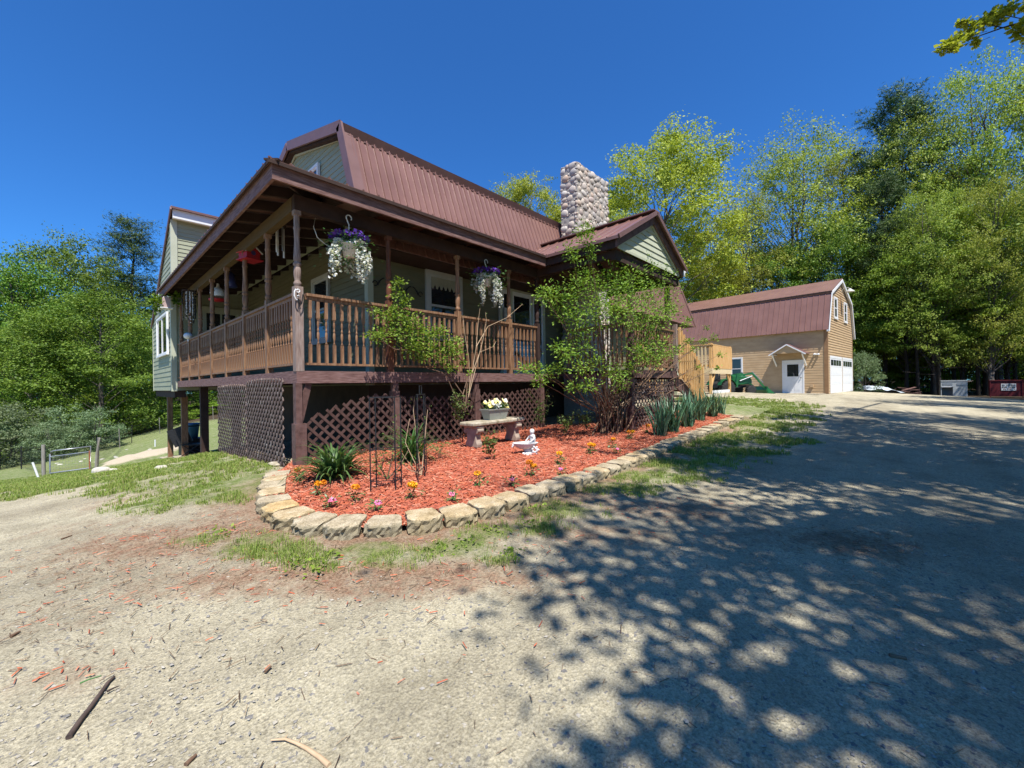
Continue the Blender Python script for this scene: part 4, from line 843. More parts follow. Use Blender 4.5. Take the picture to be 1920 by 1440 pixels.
# ------------------------------------------------------------------ mulch bed
sE = EP; NS = 150; s = np.linspace(0, len(sE)-1, NS); ex = np.interp(s, range(len(sE)), sE[:,0]); ey = np.interp(s, range(len(sE)), sE[:,1])
tt = np.linspace(0, 1, NS); ix = np.where(tt < .28, -.05+1.2*tt/.28, 0); ix = np.where(tt >= .28, 1.15+(ex[-1]-1.15)*((tt-.28)/.72), ix)
iy = np.interp(ix, [-.05,.1,5.0,6.2,8.4,9.6,12], [.1,.4,.35,-.5,-1.5,-2.05,-2.45]); NT_ = 46; f = np.linspace(0, 1, NT_)
MX = ex[:,None]+(ix-ex)[:,None]*f; MY = ey[:,None]+(iy-ey)[:,None]*f; mx, my = MX.ravel(), MY.ravel()
ff = np.broadcast_to(f, MX.shape).ravel()
def bedz(x, y, f=None):
    return terr(x, y)+.055+.018*wob(x, y, 6, 21)+.008*wob(x, y, 17, 22)
mz = bedz(mx, my); idx = np.arange(NS*NT_).reshape(NS, NT_); q = np.stack([idx[:-1,:-1], idx[1:,:-1], idx[1:,1:], idx[:-1,1:]], -1).reshape(-1)
me = rawmesh('mulch_bed', np.stack([mx,my,mz], -1), q, np.full((NS-1)*(NT_-1), 4), True)
o = link('mulch_bed', me, None, m_mulch); o['kind'] = 'structure'
def shards(P, L, W, tilt, rng, name, m, label=None):
    """small flat splinters lying about"""
    k = len(P); a = rng.uniform(0, 2*pi, k); tl = rng.normal(0, tilt, k); ro = rng.normal(0, tilt*1.4, k)
    d = np.stack([np.cos(a)*np.cos(tl), np.sin(a)*np.cos(tl), np.sin(tl)], -1); sd_ = np.stack([-np.sin(a)*np.cos(ro), np.cos(a)*np.cos(ro), np.sin(ro)], -1); nn = np.cross(d, sd_)
    l = rng.uniform(L[0], L[1], k)[:,None]/2; w_ = rng.uniform(W[0], W[1], k)[:,None]/2; h = w_*.5
    v = np.stack([P-d*l-sd_*w_, P+d*l-sd_*w_*.5, P+d*l*.92+sd_*w_, P-d*l*.9+sd_*w_*.7, P-d*l*.8+nn*h*2, P+d*l*.8+nn*h*2], 1).reshape(-1, 3)
    fa = np.array([0,1,5,4, 1,2,5,5, 2,3,4,5, 3,0,4,4]); fq = np.array([0,1,5,4, 1,2,5, 2,3,4,5, 3,0,4]); sz = np.array([4,3,4,3])
    F = (fq[None,:]+np.arange(k)[:,None]*6).ravel(); me = rawmesh(name, v, F, np.tile(sz, k)); o = link(name, me, None, m); o['kind'] = 'stuff'; return o
rng = np.random.default_rng(7); k = 30000
a_, b_ = rng.uniform(0, NS-1.01, k), rng.uniform(0, 1, k)**1.25*(NT_-1.01)
px = np.interp(a_, range(NS), ex)*(1-b_/(NT_-1))+np.interp(a_, range(NS), ix)*b_/(NT_-1); py = np.interp(a_, range(NS), ey)*(1-b_/(NT_-1))+np.interp(a_, range(NS), iy)*b_/(NT_-1)
P = np.stack([px, py, bedz(px, py)+rng.uniform(.0,.02,k)], -1); shards(P, (.025,.085), (.006,.017), .28, rng, 'mulch_chips', m_chip)
# debris and chips strewn over the drive
def strew(k, zones, L, W, name, m, seed):
    rng = np.random.default_rng(seed); Ps = []
    for u, v, a, b, wgt in zones:
        c = ground(u, v); q = rng.normal(0, .55, (int(k*wgt), 2)); p = c[:2]+q[:,:1]*a*RT[:2]+q[:,1:]*b*_fw[:2]; Ps.append(p)
    p = np.concatenate(Ps); d = np.array([np.min(np.hypot(p[i:i+1,0]-EP[:,0], p[i:i+1,1]-EP[:,1])) for i in range(len(p))])
    inbed = (p[:,1] > -3.3) & (p[:,0] > -.7) & (d > .02) & np.array([any((EP[:,0] > q[0]-.06) & (EP[:,0] < q[0]+.06) & (EP[:,1] < q[1])) for q in p]) 
    p = p[~inbed]; P = np.stack([p[:,0], p[:,1], terr(p[:,0], p[:,1])+.012], -1); shards(P, L, W, .12, rng, name, m)
strew(300, [(330,1010,1.0,.5,.30),(650,1090,1.6,.4,.40),(250,1090,1.0,.5,.2),(110,1270,.16,.06,.06),(1250,960,1.0,.5,.2),(100,1140,.7,.4,.1),(500,1000,.6,.2,.15),(1000,1010,.8,.3,.2),(600,1180,1.2,.4,.05)], (.015,.055), (.003,.009), 'bark_chips', m_chip, 31)
strew(1100, [(420,1000,1.1,.5,.3),(700,1060,1.3,.3,.3),(200,1050,1.0,.5,.25),(300,1200,1.2,.5,.10),(1300,920,1.4,.6,.2),(700,1250,1.5,.6,.06),(1400,1150,1.6,1.0,.15),(1605,1020,.5,.35,.35),(150,1150,.7,.5,.15)], (.015,.07), (.002,.006), 'leaf_litter', mat('litter', [(.10,.06,.035),(.24,.16,.09)], scale=9, island=[(.05,.03,.02),(.20,.13,.07),(.36,.27,.17),(.12,.07,.04)]), 33)
# loose stones on the drive
rng = np.random.default_rng(9); k = 9000; ff_ = 1.2+rng.random(k)**1.6*9; rl = rng.uniform(-1.3, 1.4, k)*ff_; p = CAM[:2]+ff_[:,None]*_fw[:2]+rl[:,None]*RT[:2]
gmk, lmk, fok, sak = masks(p[:,0], p[:,1]); d = edist(p[:,0], p[:,1]); keep = (gmk < .3) & (p[:,1] < -.2) & ~((p[:,1] > -3.35) & (p[:,0] > -.95)); p = p[keep]; k = len(p)
r = .003+.007*rng.random(k)**3; P = np.stack([p[:,0], p[:,1], terr(p[:,0], p[:,1])+r*.3], -1)
ov = np.array([(1,0,0),(-1,0,0),(0,1,0),(0,-1,0),(0,0,1),(0,0,-1)], float); jit = rng.uniform(.6, 1.3, (k, 6, 1)); an = rng.uniform(0, 6.3, k)
v = ov[None]*jit*r[:,None,None]*np.array([1.3,.9,.65]); vx = v[...,0]*np.cos(an)[:,None]-v[...,1]*np.sin(an)[:,None]; vy = v[...,0]*np.sin(an)[:,None]+v[...,1]*np.cos(an)[:,None]
v = np.stack([vx, vy, v[...,2]], -1)+P[:,None]; fq = np.array([0,2,4, 2,1,4, 1,3,4, 3,0,4, 2,0,5, 1,2,5, 3,1,5, 0,3,5])
o = link('gravel', rawmesh('gravel', v.reshape(-1,3), (fq[None]+np.arange(k)[:,None]*6).ravel(), np.full(k*8, 3)), None, mat('gravel stones', [(.26,.24,.2),(.45,.41,.34)], scale=30, rough=.95, island=[(.12,.12,.12),(.30,.27,.22),(.40,.36,.28),(.20,.19,.18),(.46,.42,.34)])); o['kind'] = 'stuff'
# ------------------------------------------------------------------ edging blocks
def block_mesh(seed, L=.30, D=.20, H=.135):
    q = np.random.default_rng(seed); nx, ny, nz = 12, 5, 5; bm = bmesh.new()
    m_ = M(); grid = {}
    def pt(i, j, k_):
        key = (i,j,k_)
        if key in grid: return grid[key]
        fx, fy, fz = i/nx, j/ny, k_/nz
        W = L*(1-.16*fy); x = (fx-.5)*W; c_ = 1-abs(fx-.5)*2; y = -D/2+fy*D-(.05*min(1, c_*2.2) if j == 0 else (.05*min(1, c_*2.2)*(1-fy) if True else 0)); z = fz*H
        if j == 0: y += q.normal(0, .0085)+.012*(fz > .9); z += q.normal(0,.004); 
        if k_ == nz: z += q.normal(0, .0016)-(.010 if j == 0 or i in (0,nx) else 0)
        if i in (0,nx): x += q.normal(0,.003)
        grid[key] = bm.verts.new((x,y,z)); return grid[key]
    def face(*k_): 
        try: bm.faces.new([pt(*a) for a in k_])
        except ValueError: pass
    for i in range(nx):
        for j in range(ny): face((i,j,nz),(i+1,j,nz),(i+1,j+1,nz),(i,j+1,nz))
        for k_ in range(nz): face((i,0,k_),(i+1,0,k_),(i+1,0,k_+1),(i,0,k_+1)); face((i+1,ny,k_),(i,ny,k_),(i,ny,k_+1),(i+1,ny,k_+1))
    for j in range(ny):
        for k_ in range(nz): face((0,j+1,k_),(0,j,k_),(0,j,k_+1),(0,j+1,k_+1)); face((nx,j,k_),(nx,j+1,k_),(nx,j+1,k_+1),(nx,j,k_+1))
    bm.normal_update(); me = bpy.data.meshes.new('edging_block'); bm.to_mesh(me); bm.free(); return me
bms = [block_mesh(i) for i in range(6)]
blkm = []
for i, cols in enumerate(([(.26,.185,.085),(.43,.335,.195),(.54,.455,.31)],[(.32,.20,.07),(.48,.345,.165),(.54,.45,.285)],[(.24,.19,.11),(.40,.335,.225),(.50,.44,.32)])):
    m_, nt, b = _nt('edging block %d' % i); tc = nt.nodes.new('ShaderNodeTexCoord').outputs['Object']; oi = nt.nodes.new('ShaderNodeObjectInfo').outputs['Random']
    vm = nt.nodes.new('ShaderNodeVectorMath'); vm.operation = 'ADD'; cb = nt.nodes.new('ShaderNodeCombineXYZ'); nt.links.new(_math(nt, 'MULTIPLY', oi, 40), cb.inputs[0]); nt.links.new(tc, vm.inputs[0]); nt.links.new(cb.outputs[0], vm.inputs[1])
    cc = _ramp(nt, _noise(nt, vm.outputs[0], 7, 6, .65), cols, [.3,.5,.68]); sp = _noise(nt, vm.outputs[0], 90, 2, .7)
    cc = _mix(nt, 1., cc, _ramp(nt, sp, [(.62,.6,.55),(1.08,1.06,1.02)], [.35,.6]), 'MULTIPLY')
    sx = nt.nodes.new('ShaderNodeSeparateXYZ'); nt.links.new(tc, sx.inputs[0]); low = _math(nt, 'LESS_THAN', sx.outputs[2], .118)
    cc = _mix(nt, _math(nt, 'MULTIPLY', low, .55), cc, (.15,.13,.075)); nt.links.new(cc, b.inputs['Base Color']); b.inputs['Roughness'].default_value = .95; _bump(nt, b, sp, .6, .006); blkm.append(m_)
EPB, _ = smooth_poly(ew, .005); rr = random.Random(21); s_ = 30; bi = 0; BLK = []
Ls = len(EPB)
while s_ < Ls-10:
    c = EPB[s_]; tn = nrm(EPB[min(s_+8, Ls-1)]-EPB[max(s_-8,0)]); nb = V(tn[1], -tn[0], 0)
    o = bpy.data.objects.new('edging_block', bms[bi % 6]); COL.objects.link(o); me = o.data
    if not me.materials: me.materials.append(blkm[0])
    far = c[0] > 8.6
    nb = V(tn[1], -tn[0], 0)
    g = T(c[0], c[1]); hgt = .105 if not far else .06
    o.location = (c[0]-nb[0]*.06, c[1]-nb[1]*.06, g-.135+hgt+rr.uniform(-.008,.008)); o.rotation_euler = (rr.uniform(-.04,.04), rr.uniform(-.03,.03), math.atan2(tn[1], tn[0])+rr.uniform(-.06,.06)); o.scale = (rr.uniform(.89,.97), rr.uniform(.95,1.1), rr.uniform(.97,1.05))
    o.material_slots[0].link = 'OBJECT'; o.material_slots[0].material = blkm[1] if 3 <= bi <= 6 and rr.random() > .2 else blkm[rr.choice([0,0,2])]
    tag(o, None, 'edging block', 'retaining blocks edging the mulch bed'); BLK.append(o)
    s_ += int(.305*(.97 if not far else 1.0)/.005)+rr.randint(0,2); bi += 1
ORD = ['first','second','third','fourth','fifth','sixth','seventh','eighth','ninth','tenth']
nB = len(BLK)
for i, o in enumerate(BLK):
    if i < 10: L = 'tan retaining block, %s from the brown corner post in the mulch bed edging' % ORD[i]
    elif nB-1-i < 10: L = 'flat pale retaining block, %s from the far end of the edging by the stairs' % ORD[nB-1-i]
    else: L = 'rough tan retaining block along the driveway side of the red mulch bed'
    o['label'] = L
g = ground(527,874); rr = random.Random(3)
for i, (u, v, r_) in enumerate(((522,872,.16),(535,868,.12))):
    g = ground(u, v); rock('flagstone', g, (r_,r_*.7,.05), m_conc, 40+i, ['larger flat mossy stone at the foot of the lattice corner','smaller flat mossy stone at the foot of the corner post'][i], 'stone')
# ------------------------------------------------------------------ sticks on the gravel
def stick(pxs, r0, r1, label, m=m_twig, side=()):
    P = [ground(u, v)+V(0,0,r0*.9) for u, v in pxs]; b = M(); b.tube([p-P[0] for p in P], list(np.linspace(r0, r1, len(P))), 7)
    for pts in side: Q = [ground(u, v)+V(0,0,.012) for u, v in pts]; b.tube([q-P[0] for q in Q], list(np.linspace(r1*.8, r1*.3, len(Q))), 5)
    tag(b.build('stick', m, None, tuple(P[0])), label, 'stick')
stick([(129,1387),(150,1356),(170,1330),(190,1302),(203,1283),(214,1273)], .010, .006, 'dark broken stick lying on the gravel near the camera', mat('dark stick', [(.03,.022,.02),(.10,.07,.055)], scale=20, rough=.9, bump=.4), [[(200,1302),(212,1296),(224,1291)]])
stick([(617,1440),(600,1425),(575,1408),(556,1398),(535,1390),(508,1392)], .009, .003, 'light brown knobbly twig on the gravel at the bottom edge', m_dry, [[(535,1390),(540,1382)],[(560,1399),(563,1391)]])
stick([(348,1438),(358,1428),(368,1419)], .008, .005, 'short brown twig on the gravel at the bottom edge')
stick([(1668,1232),(1685,1235),(1700,1238)], .009, .006, 'dark reddish stick lying in the tree shade on the drive')
stick([(1195,1262),(1168,1264)], .004, .002, 'thin dry twig on the sunny gravel by the shade edge')
stick([(150,1283),(165,1276),(190,1268)], .004, .002, 'thin leafy green sprig on the gravel beside the dark stick', m_strap, [[(165,1276),(178,1265)]])
stick([(20,1196),(38,1186)], .008, .004, 'small dark twig at the edge of the drive')
stick([(497,1262),(508,1252)], .007, .005, 'short dark twig alone on the sunny gravel')
stick([(115,1012),(135,1005)], .007, .004, 'dark twig on the gravel toward the grass')
# ------------------------------------------------------------------ bench, planter, statue
bc = (ground(893,852)+ground(968,838))/2; p0, p1 = ground(888,846), ground(962,832); bd = nrm((p1-p0)*V(1,1,0)); bz_ = float(bedz(*(np.array([c]) for c in (p0+p1)[:2]/2))[0])
ct = (p0+p1)/2; BAng = math.atan2(bd[1], bd[0]); blen = np.linalg.norm((p1-p0)[:2])+.30
bench = empty('garden_bench', (ct[0],ct[1],bz_), BAng, 'short concrete garden bench with scrolled legs on the red mulch', 'bench')
b = M(); h0 = .34; b.box((-blen/2,-.17,h0),(blen/2,.17,h0+.065)); b.build('seat', m_conc, bench, bev=.018)
for s in (-1, 1):
    x = s*(blen/2-.16); b = M(); prof = [(-.13,0),(-.14,.06),(-.11,.12),(-.10,.2),(-.13,.27),(-.14,h0-.035),(.14,h0-.035),(.13,.27),(.10,.2),(.11,.12),(.14,.06),(.13,0)]
    b.poly([(x-.06,y,z) for y, z in prof], (.12,0,0)); b.box((x-.08,-.155,h0-.0349),(x+.08,.155,h0-.001)); lg = b.build('leg', m_concp, bench, bev=.012)
    for sy in (-1,1): b = M(); b.tube([(x-.065,sy*.125,.27),(x+.065,sy*.125,.27)], .04, 12); b.build('scroll', m_concp, lg)
def l2w(o, p): c, s = cos(o.rotation_euler.z), sin(o.rotation_euler.z); return V(o.location.x+p[0]*c-p[1]*s, o.location.y+p[0]*s+p[1]*c, o.location.z+p[2])
q = l2w(bench, (.05,.02,h0+.066)); pl = empty('flower_planter', tuple(q), BAng+.0, 'grey green trough planter of yellow and white pansies on the bench', 'planter')
b = M(); w0,w1,d0,d1,H = .20,.25,.07,.10,.16
pts = lambda w,d,z: [(-w,-d,z),(w,-d,z),(w,d,z),(-w,d,z)]
b.hexa(pts(w0,d0,0)+pts(w1,d1,H)); b.hexa(pts(w1+.012,d1+.012,H+.0005)+pts(w1+.016,d1+.016,H+.022)); b.build('trough', m_terra, pl)
def leafcloud(P, N, size, asp, rng, up=.0, jit=.6, fold=0.):
    """kite shaped leaves at P; returns verts, faces, sizes"""
    k = len(P); d = rng.normal(0, 1, (k,3)); d[:,2] = d[:,2]*.6-up*.2; d = d/np.linalg.norm(d, axis=1, keepdims=True)
    nn = rng.normal(0, jit, (k,3))+N; nn = nn-(nn*d).sum(1, keepdims=True)*d; nn = nn/np.maximum(np.linalg.norm(nn, axis=1, keepdims=True), 1e-6); sd_ = np.cross(nn, d)
    s = (size*rng.uniform(.6, 1.25, k))[:,None]; w_ = s*asp
    v = np.stack([P-d*s*.5, P-d*s*.02+sd_*w_*.5+nn*s*fold, P+d*s*.5, P-d*s*.02-sd_*w_*.5+nn*s*fold], 1)
    return v.reshape(-1,3), np.arange(k*4), np.full(k, 4)
def leafobj(name, P, N, size, asp, m, parent=None, seed=0, loc=None, up=0., jit=.6, fold=0.):
    v, f, s = leafcloud(np.asarray(P, float), N, size, asp, np.random.default_rng(seed), up, jit, fold); return link(name, rawmesh(name, v, f, s), parent, m, loc)
rng = np.random.default_rng(3)
P = rng.uniform((-.24,-.10,.16),(.24,.10,.27),(500,3)); leafobj('foliage', P, (0,0,1), .05, .6, m_strap, pl, 1)
def flower(name, c, r, m, parent, seed, n=7, face=(0,-.5,.6)):
    q = np.random.default_rng(seed); fz = nrm(face); a = nrm(np.cross(fz, (0,0,1.01))); bb = np.cross(fz, a); b = M(); c = V(*c)
    for i in range(n):
        t0 = 2*pi*i/n+q.uniform(-.2,.2); d = a*cos(t0)+bb*sin(t0); sd_ = np.cross(fz, d); rr_ = r*q.uniform(.8,1.15)
        b.add([c, c+d*rr_*.6+sd_*rr_*.45+fz*r*.1, c+d*rr_+fz*r*.05, c+d*rr_*.6-sd_*rr_*.45+fz*r*.1], [(0,1,2,3)])
    return b.build(name, m, parent)
for i in range(34):
    x = -.22+.44*i/33+rng.uniform(-.015,.015); flower('blossom', (x, rng.uniform(-.11,.06), .20+rng.uniform(0,.13)), .045, m_ypetal if rng.random() < .6 else m_wpetal, pl, i, 6, (rng.uniform(-.4,.4),-.8,.5))
# statue
q = ground(991,857); sz = float(bedz(np.array([q[0]]), np.array([q[1]]))[0])
b = M(); b.lathe([(0,0),(.105,0),(.115,.015),(.10,.03),(.07,.04),(.05,.06)], (0,0,0), 20); b.ball((0,0,.075), (.075,.06,.045))
i0 = len(b.v); b.lathe([(0,.085),(.06,.09),(.11,.12),(.145,.165),(.155,.18),(.14,.18),(.10,.135),(0,.115)], (0,0,0), 22); b.xf(lambda p: V(p[0]*1.25-.045, p[1]*.85, p[2]), i0)
b.ball((.065,.0,.23), (.045,.04,.07)); b.ball((.06,-.005,.275), (.04,.045,.035)); b.ball((.055,-.01,.335), (.034,.034,.038), 14, 10); b.ball((.058,.004,.348), (.037,.036,.032), 12, 8); b.ball((.046,-.043,.333), (.008,.008,.008)); b.tube([(.06,-.005,.29),(.058,-.007,.31)], .016, 8)
b.tube([(.085,-.03,.285),(.07,-.07,.235),(.02,-.075,.195)], [.016,.013,.010], 8); b.tube([(.04,.03,.285),(.0,.05,.235),(-.04,.03,.19)], [.016,.013,.010], 8)
b.tube([(.07,-.03,.18),(.02,-.06,.19),(-.02,-.03,.15)], [.028,.024,.017], 8); b.tube([(.06,.03,.18),(.01,.05,.185),(-.03,.03,.15)], [.028,.024,.017], 8)
for k_ in range(9): a = 2.4*pi*k_/8; b.ball((.085+.05*(1-k_/14)*cos(a), -.09, .085+.05*(1-k_/14)*sin(a)), .017, 8, 5)
b.tube([(-.17,-.02,.165),(-.22,-.03,.15),(-.245,-.04,.12)], [.014,.016,.011], 8); b.ball((-.225,-.03,.15), .02)
for k_ in range(5): b.ball((-.08+.045*k_, -.085+.01*abs(k_-2), .03), (.025,.03,.022), 8, 5)
o = b.build('cherub_statue', m_statue, None, (q[0],q[1],sz-.01)); o.rotation_euler.z = -YAW*.9; o.scale = (1.02,)*3; tag(o, 'white cast stone cherub sitting at a shell bowl on the red mulch', 'statue')
rm = o.modifiers.new('merge', 'REMESH'); rm.mode = 'VOXEL'; rm.voxel_size = .006; rm.use_smooth_shade = True
# ------------------------------------------------------------------ wrought iron trellises
def trellis(bases, ztop, cap, label, r=.0046, top_in=.0):
    c = sum(bases)/len(bases); t = empty('iron_trellis', tuple(c), 0, label, 'trellis'); b = M(); tops = []
    for p in bases: d = p-c; b = M(); tp = V(d[0]*(1-top_in), d[1]*(1-top_in), ztop-c[2]); b.bar(tuple(d+V(0,0,-.08)), tuple(tp), r*2, r*2); b.build('upright', m_black, t); tops.append(tp)
    b = M(); n = len(tops)
    for i in range(n): b.bar(tops[i], tops[(i+1)%n], r*2, r*2)
    for zf in (.45,.12): 
        for i in range(n): p, q = bases[i]-c, bases[(i+1)%n]-c; z = (ztop-c[2])*zf; b.bar((p[0],p[1],z),(q[0],q[1],z), r*1.4, r*1.4)
    b.pieces('cross_rail', m_black, t)
    if cap:
        b = M(); u = nrm((tops[1]-tops[0])); w_ = .045; z = ztop-c[2]; b.bar(tuple(-u*w_+V(0,0,z)), tuple(-u*w_+V(0,0,z+.10)), r*1.6, r*1.6); b.bar(tuple(u*w_+V(0,0,z)), tuple(u*w_+V(0,0,z+.10)), r*1.6, r*1.6); b.bar(tuple(-u*w_+V(0,0,z+.10)), tuple(u*w_+V(0,0,z+.10)), r*1.6, r*1.6); b.build('finial', m_black, t)
    return t
bs = [ground(695,925,.05), ground(742,922,.05), ground(753,916,.05), ground(706,918,.05)]
zt_ = lambda g, v: CAM[2]+np.dot(g-CAM, _fw)*(720-v+ (960-700)*.01473)/FPX
trellis(bs, zt_(sum(bs)/4, 745), False, 'wider black iron plant trellis standing in the mulch before the lattice')
bs = [ground(784,906,.05), ground(797,893,.05), ground(800,885,.05), ground(781,895,.05)]
trellis(bs, zt_(sum(bs)/4, 741), True, 'narrow black iron obelisk trellis with a square finial in the mulch', top_in=.15)
# ------------------------------------------------------------------ garden plants
def bz1(p): return float(bedz(np.array([p[0]]), np.array([p[1]]))[0])
def straps(n, L, W, spread, seed, stiff=.0, droop=1., seg=6):
    q = np.random.default_rng(seed); vs, fs, ss = [], [], []; c = 0
    for i in range(n):
        az = q.uniform(0, 2*pi); l = q.uniform(*L); w = q.uniform(*W); e = q.uniform(*spread); base = V(q.normal(0,.05), q.normal(0,.05), 0); p = base.copy(); tw = q.uniform(-.5,.5)
        sd_ = V(-sin(az+tw), cos(az+tw), 0)
        for k in range(seg+1):
            f = k/seg; ww = w*(1-f**3)*(.7+.6*f*(1-f)*2)+.001
            vs += [p-sd_*ww/2, p+sd_*ww/2]; ang = e-droop*f**1.6*q.uniform(.9,1.1); p = p+V(cos(az)*cos(ang), sin(az)*cos(ang), sin(ang))*l/seg
        for k in range(seg): fs += [c+2*k, c+2*k+1, c+2*k+3, c+2*k+2]; ss.append(4)
        c += 2*(seg+1)
    return np.array(vs), fs, ss
def strapplant(u, v, n, L, W, spread, droop, m, seed, name, label, cat, group=None, sc_=1.):
    g = ground(u, v, .05); g[2] = bz1(g)-.02; o = link(name, rawmesh(name, *straps(n, L, W, spread, seed, droop=droop), smooth=True), None, m, tuple(g)); o.scale = (sc_,)*3; return tag(o, label, cat, group)
strapplant(628,898, 210, (.40,.66), (.022,.038), (.6,1.5), 1.75, m_strap, 1, 'daylily_clump', 'dense daylily clump with dark arching leaves beside the brown corner post', 'plant', 'daylily clumps')
strapplant(772,864, 150, (.42,.75), (.018,.030), (.6,1.5), 1.7, m_strap, 2, 'daylily_clump', 'lighter arching daylily clump behind the obelisk trellis, by the lattice', 'plant', 'daylily clumps')
strapplant(882,790, 40, (.25,.42), (.014,.024), (.8,1.5), 1.4, m_strap, 4, 'daylily_clump', 'small leafy clump behind the left end of the concrete bench', 'plant', 'daylily clumps')
for i, (u, v, n, s) in enumerate(((1238,818,60,1.0),(1262,812,64,1.05),(1288,800,64,1.05),(1312,789,56,1.0),(1338,782,44,.95),(1352,776,30,.8))):
    strapplant(u, v, n, (.50,.80), (.022,.034), (1.05,1.56), .42, m_iris, 10+i, 'iris_clump', ['iris fan at the near end of the row, next to the lattice','second iris fan of the row before the entry lattice','iris fan standing before the foot of the brown stringer','iris fan of the row below the stair pickets','iris fan behind the bare red mulch at the far end','smallest iris fan, last of the row at the far end'][i], 'plant', 'iris fans along the edging', s*1.08)
def smallflower(u, v, kind, seed, label, sc_=1.):
    g = ground(u, v, .05); g[2] = bz1(g); q = np.random.default_rng(seed)
    mar = kind == 'marigold'; r = empty(kind, tuple(g), 0, label, 'flower', 'orange marigolds in the mulch' if mar else 'pink petunias along the edging'); r.scale = (sc_,)*3
    P = q.normal(0, 1, (70,3))*(.035,.035,.03)+(0,0,.055); P[:,2] = np.abs(P[:,2]); leafobj('foliage', P, (0,0,1), .035, .4, m_strap, r, seed)
    for k in range(2 if mar and seed % 2 else 1):
        x, y, z = q.uniform(-.02,.02)+k*.04, q.uniform(-.02,.02), .125+q.uniform(-.01,.015)-k*.02
        if mar:
            P = q.normal(0, 1, (90,3)); P = P/np.linalg.norm(P, axis=1, keepdims=True)*(.030,.030,.019)+(x,y,z); leafobj('blossom', P, (0,-.3,.8), .022, .8, m_opetal, r, seed+5, jit=.8)
        else: flower('blossom', (x,y,.075), .031, m_kpetal, r, seed, 6, (-.3,-.5,.8)); flower('blossom', (x+.035,y+.025,.065), .024, m_kpetal, r, seed+1, 6, (.4,-.5,.7))
for i, (u, v, l) in enumerate(((560,903,'orange marigold left of the big dark daylily clump'),(597,928,'orange marigold in front of the big daylily clump'),(667,943,'twin orange marigold before the left legs of the wide trellis'),(773,939,'orange marigold before the obelisk trellis, near the edging'),(899,913,'orange marigold midway between trellis and edging curve'),(995,893,'red orange marigold directly in front of the cherub statue'),(1050,870,'orange marigold right of the cherub statue'),(1108,853,'tall orange marigold in the middle of the right mulch'),(1148,840,'pale orange marigold beside the edging, before the iris row'),(1182,824,'orange marigold near the brown entry post'),(1213,812,'orange marigold tucked against the iris row and lattice'))): smallflower(u, v, 'marigold', i, l, 1.05 if i < 5 else 1.2)
for i, (u, v, l) in enumerate(((618,955,'pale pink petunia by the curved left edging'),(705,960,'dark pink petunia at the front edging'),(850,944,'bright pink petunia, largest, behind the front edging'),(960,915,'pink petunia beside the edging near the middle'),(1052,893,'small pink petunia near the edging below the statue'),(1157,852,'pink petunia near the edging before the iris row'))): smallflower(u, v, 'petunia', 60+i, l, 1.0)
def canes(name, pxlist, m, label, cat, r=.006, leaves=None, seed=0, group=None, base=None, leafn=14, lsize=.03, lm=None, parts=True):
    """pxlist: polylines of (u, v, y) -> world; first point is the foot"""
    root = None; q = np.random.default_rng(seed); LP = []
    for pl in pxlist:
        P = [onY(u, v, y) for u, v, y in pl]
        if root is None: root = empty(name, tuple(P[0]), 0, label, cat, group); o0 = P[0]; b = M()
        b.tube([p-o0 for p in P], list(np.linspace(r, r*.45, len(P))), 6)
        if leaves:
            for k in range(len(P)-1):
                for t in np.linspace(0, 1, leafn): 
                    if (k+t)/(len(P)-1) > leaves: LP.append(P[k]+(P[k+1]-P[k])*t-o0+q.normal(0, .03, 3))
    b.build('stems', m, root)
    if LP: leafobj('foliage', np.repeat(np.array(LP), 3, 0)+q.normal(0,.02,(len(LP)*3,3)), (0,0,1), lsize, .55, lm or m_shrub, root, seed)
    return root
canes('rose_canes', [[(726,898,-1.9),(735,860,-1.9),(741,815,-1.92),(744,780,-1.9)],[(726,898,-1.9),(708,868,-1.9),(702,850,-1.9)],[(728,897,-1.9),(752,870,-1.85),(765,845,-1.8)],[(724,899,-1.9),(716,880,-1.95),(720,850,-1.95)]], m_twig, 'dark thorny rose canes growing inside the wider iron trellis', 'shrub', .008, .2, 3, leafn=8, lsize=.035, lm=m_shrub)
canes('rose_canes', [[(790,893,-1.8),(782,830,-1.75),(775,770,-1.75),(778,742,-1.75)],[(790,893,-1.8),(795,840,-1.75),(800,785,-1.75),(802,768,-1.75)],[(789,893,-1.8),(768,870,-1.75),(754,850,-1.7)],[(790,893,-1.8),(760,830,-1.7),(768,785,-1.7)],[(791,890,-1.8),(765,880,-1.8),(748,862,-1.75)]], m_dry, 'pale pruned rose canes tied inside the narrow obelisk trellis', 'shrub', .006, .8, 4, leafn=3)
canes('rose_canes', [[(878,745,-.35),(885,700,-.35),(893,650,-.3),(897,600,-.3),(900,578,-.3)],[(878,745,-.35),(892,690,-.35),(905,640,-.3),(912,600,-.3),(910,585,-.3)],[(880,740,-.35),(880,680,-.3),(872,630,-.25),(868,595,-.2)],[(893,650,-.3),(915,612,-.25),(950,596,-.2),(980,570,-.15)],[(885,700,-.35),(900,660,-.4),(925,650,-.4),(930,640,-.4)]], m_dry, 'bare pale brown rose canes tied against the porch railing', 'shrub', .006, .75, 6, leafn=3)
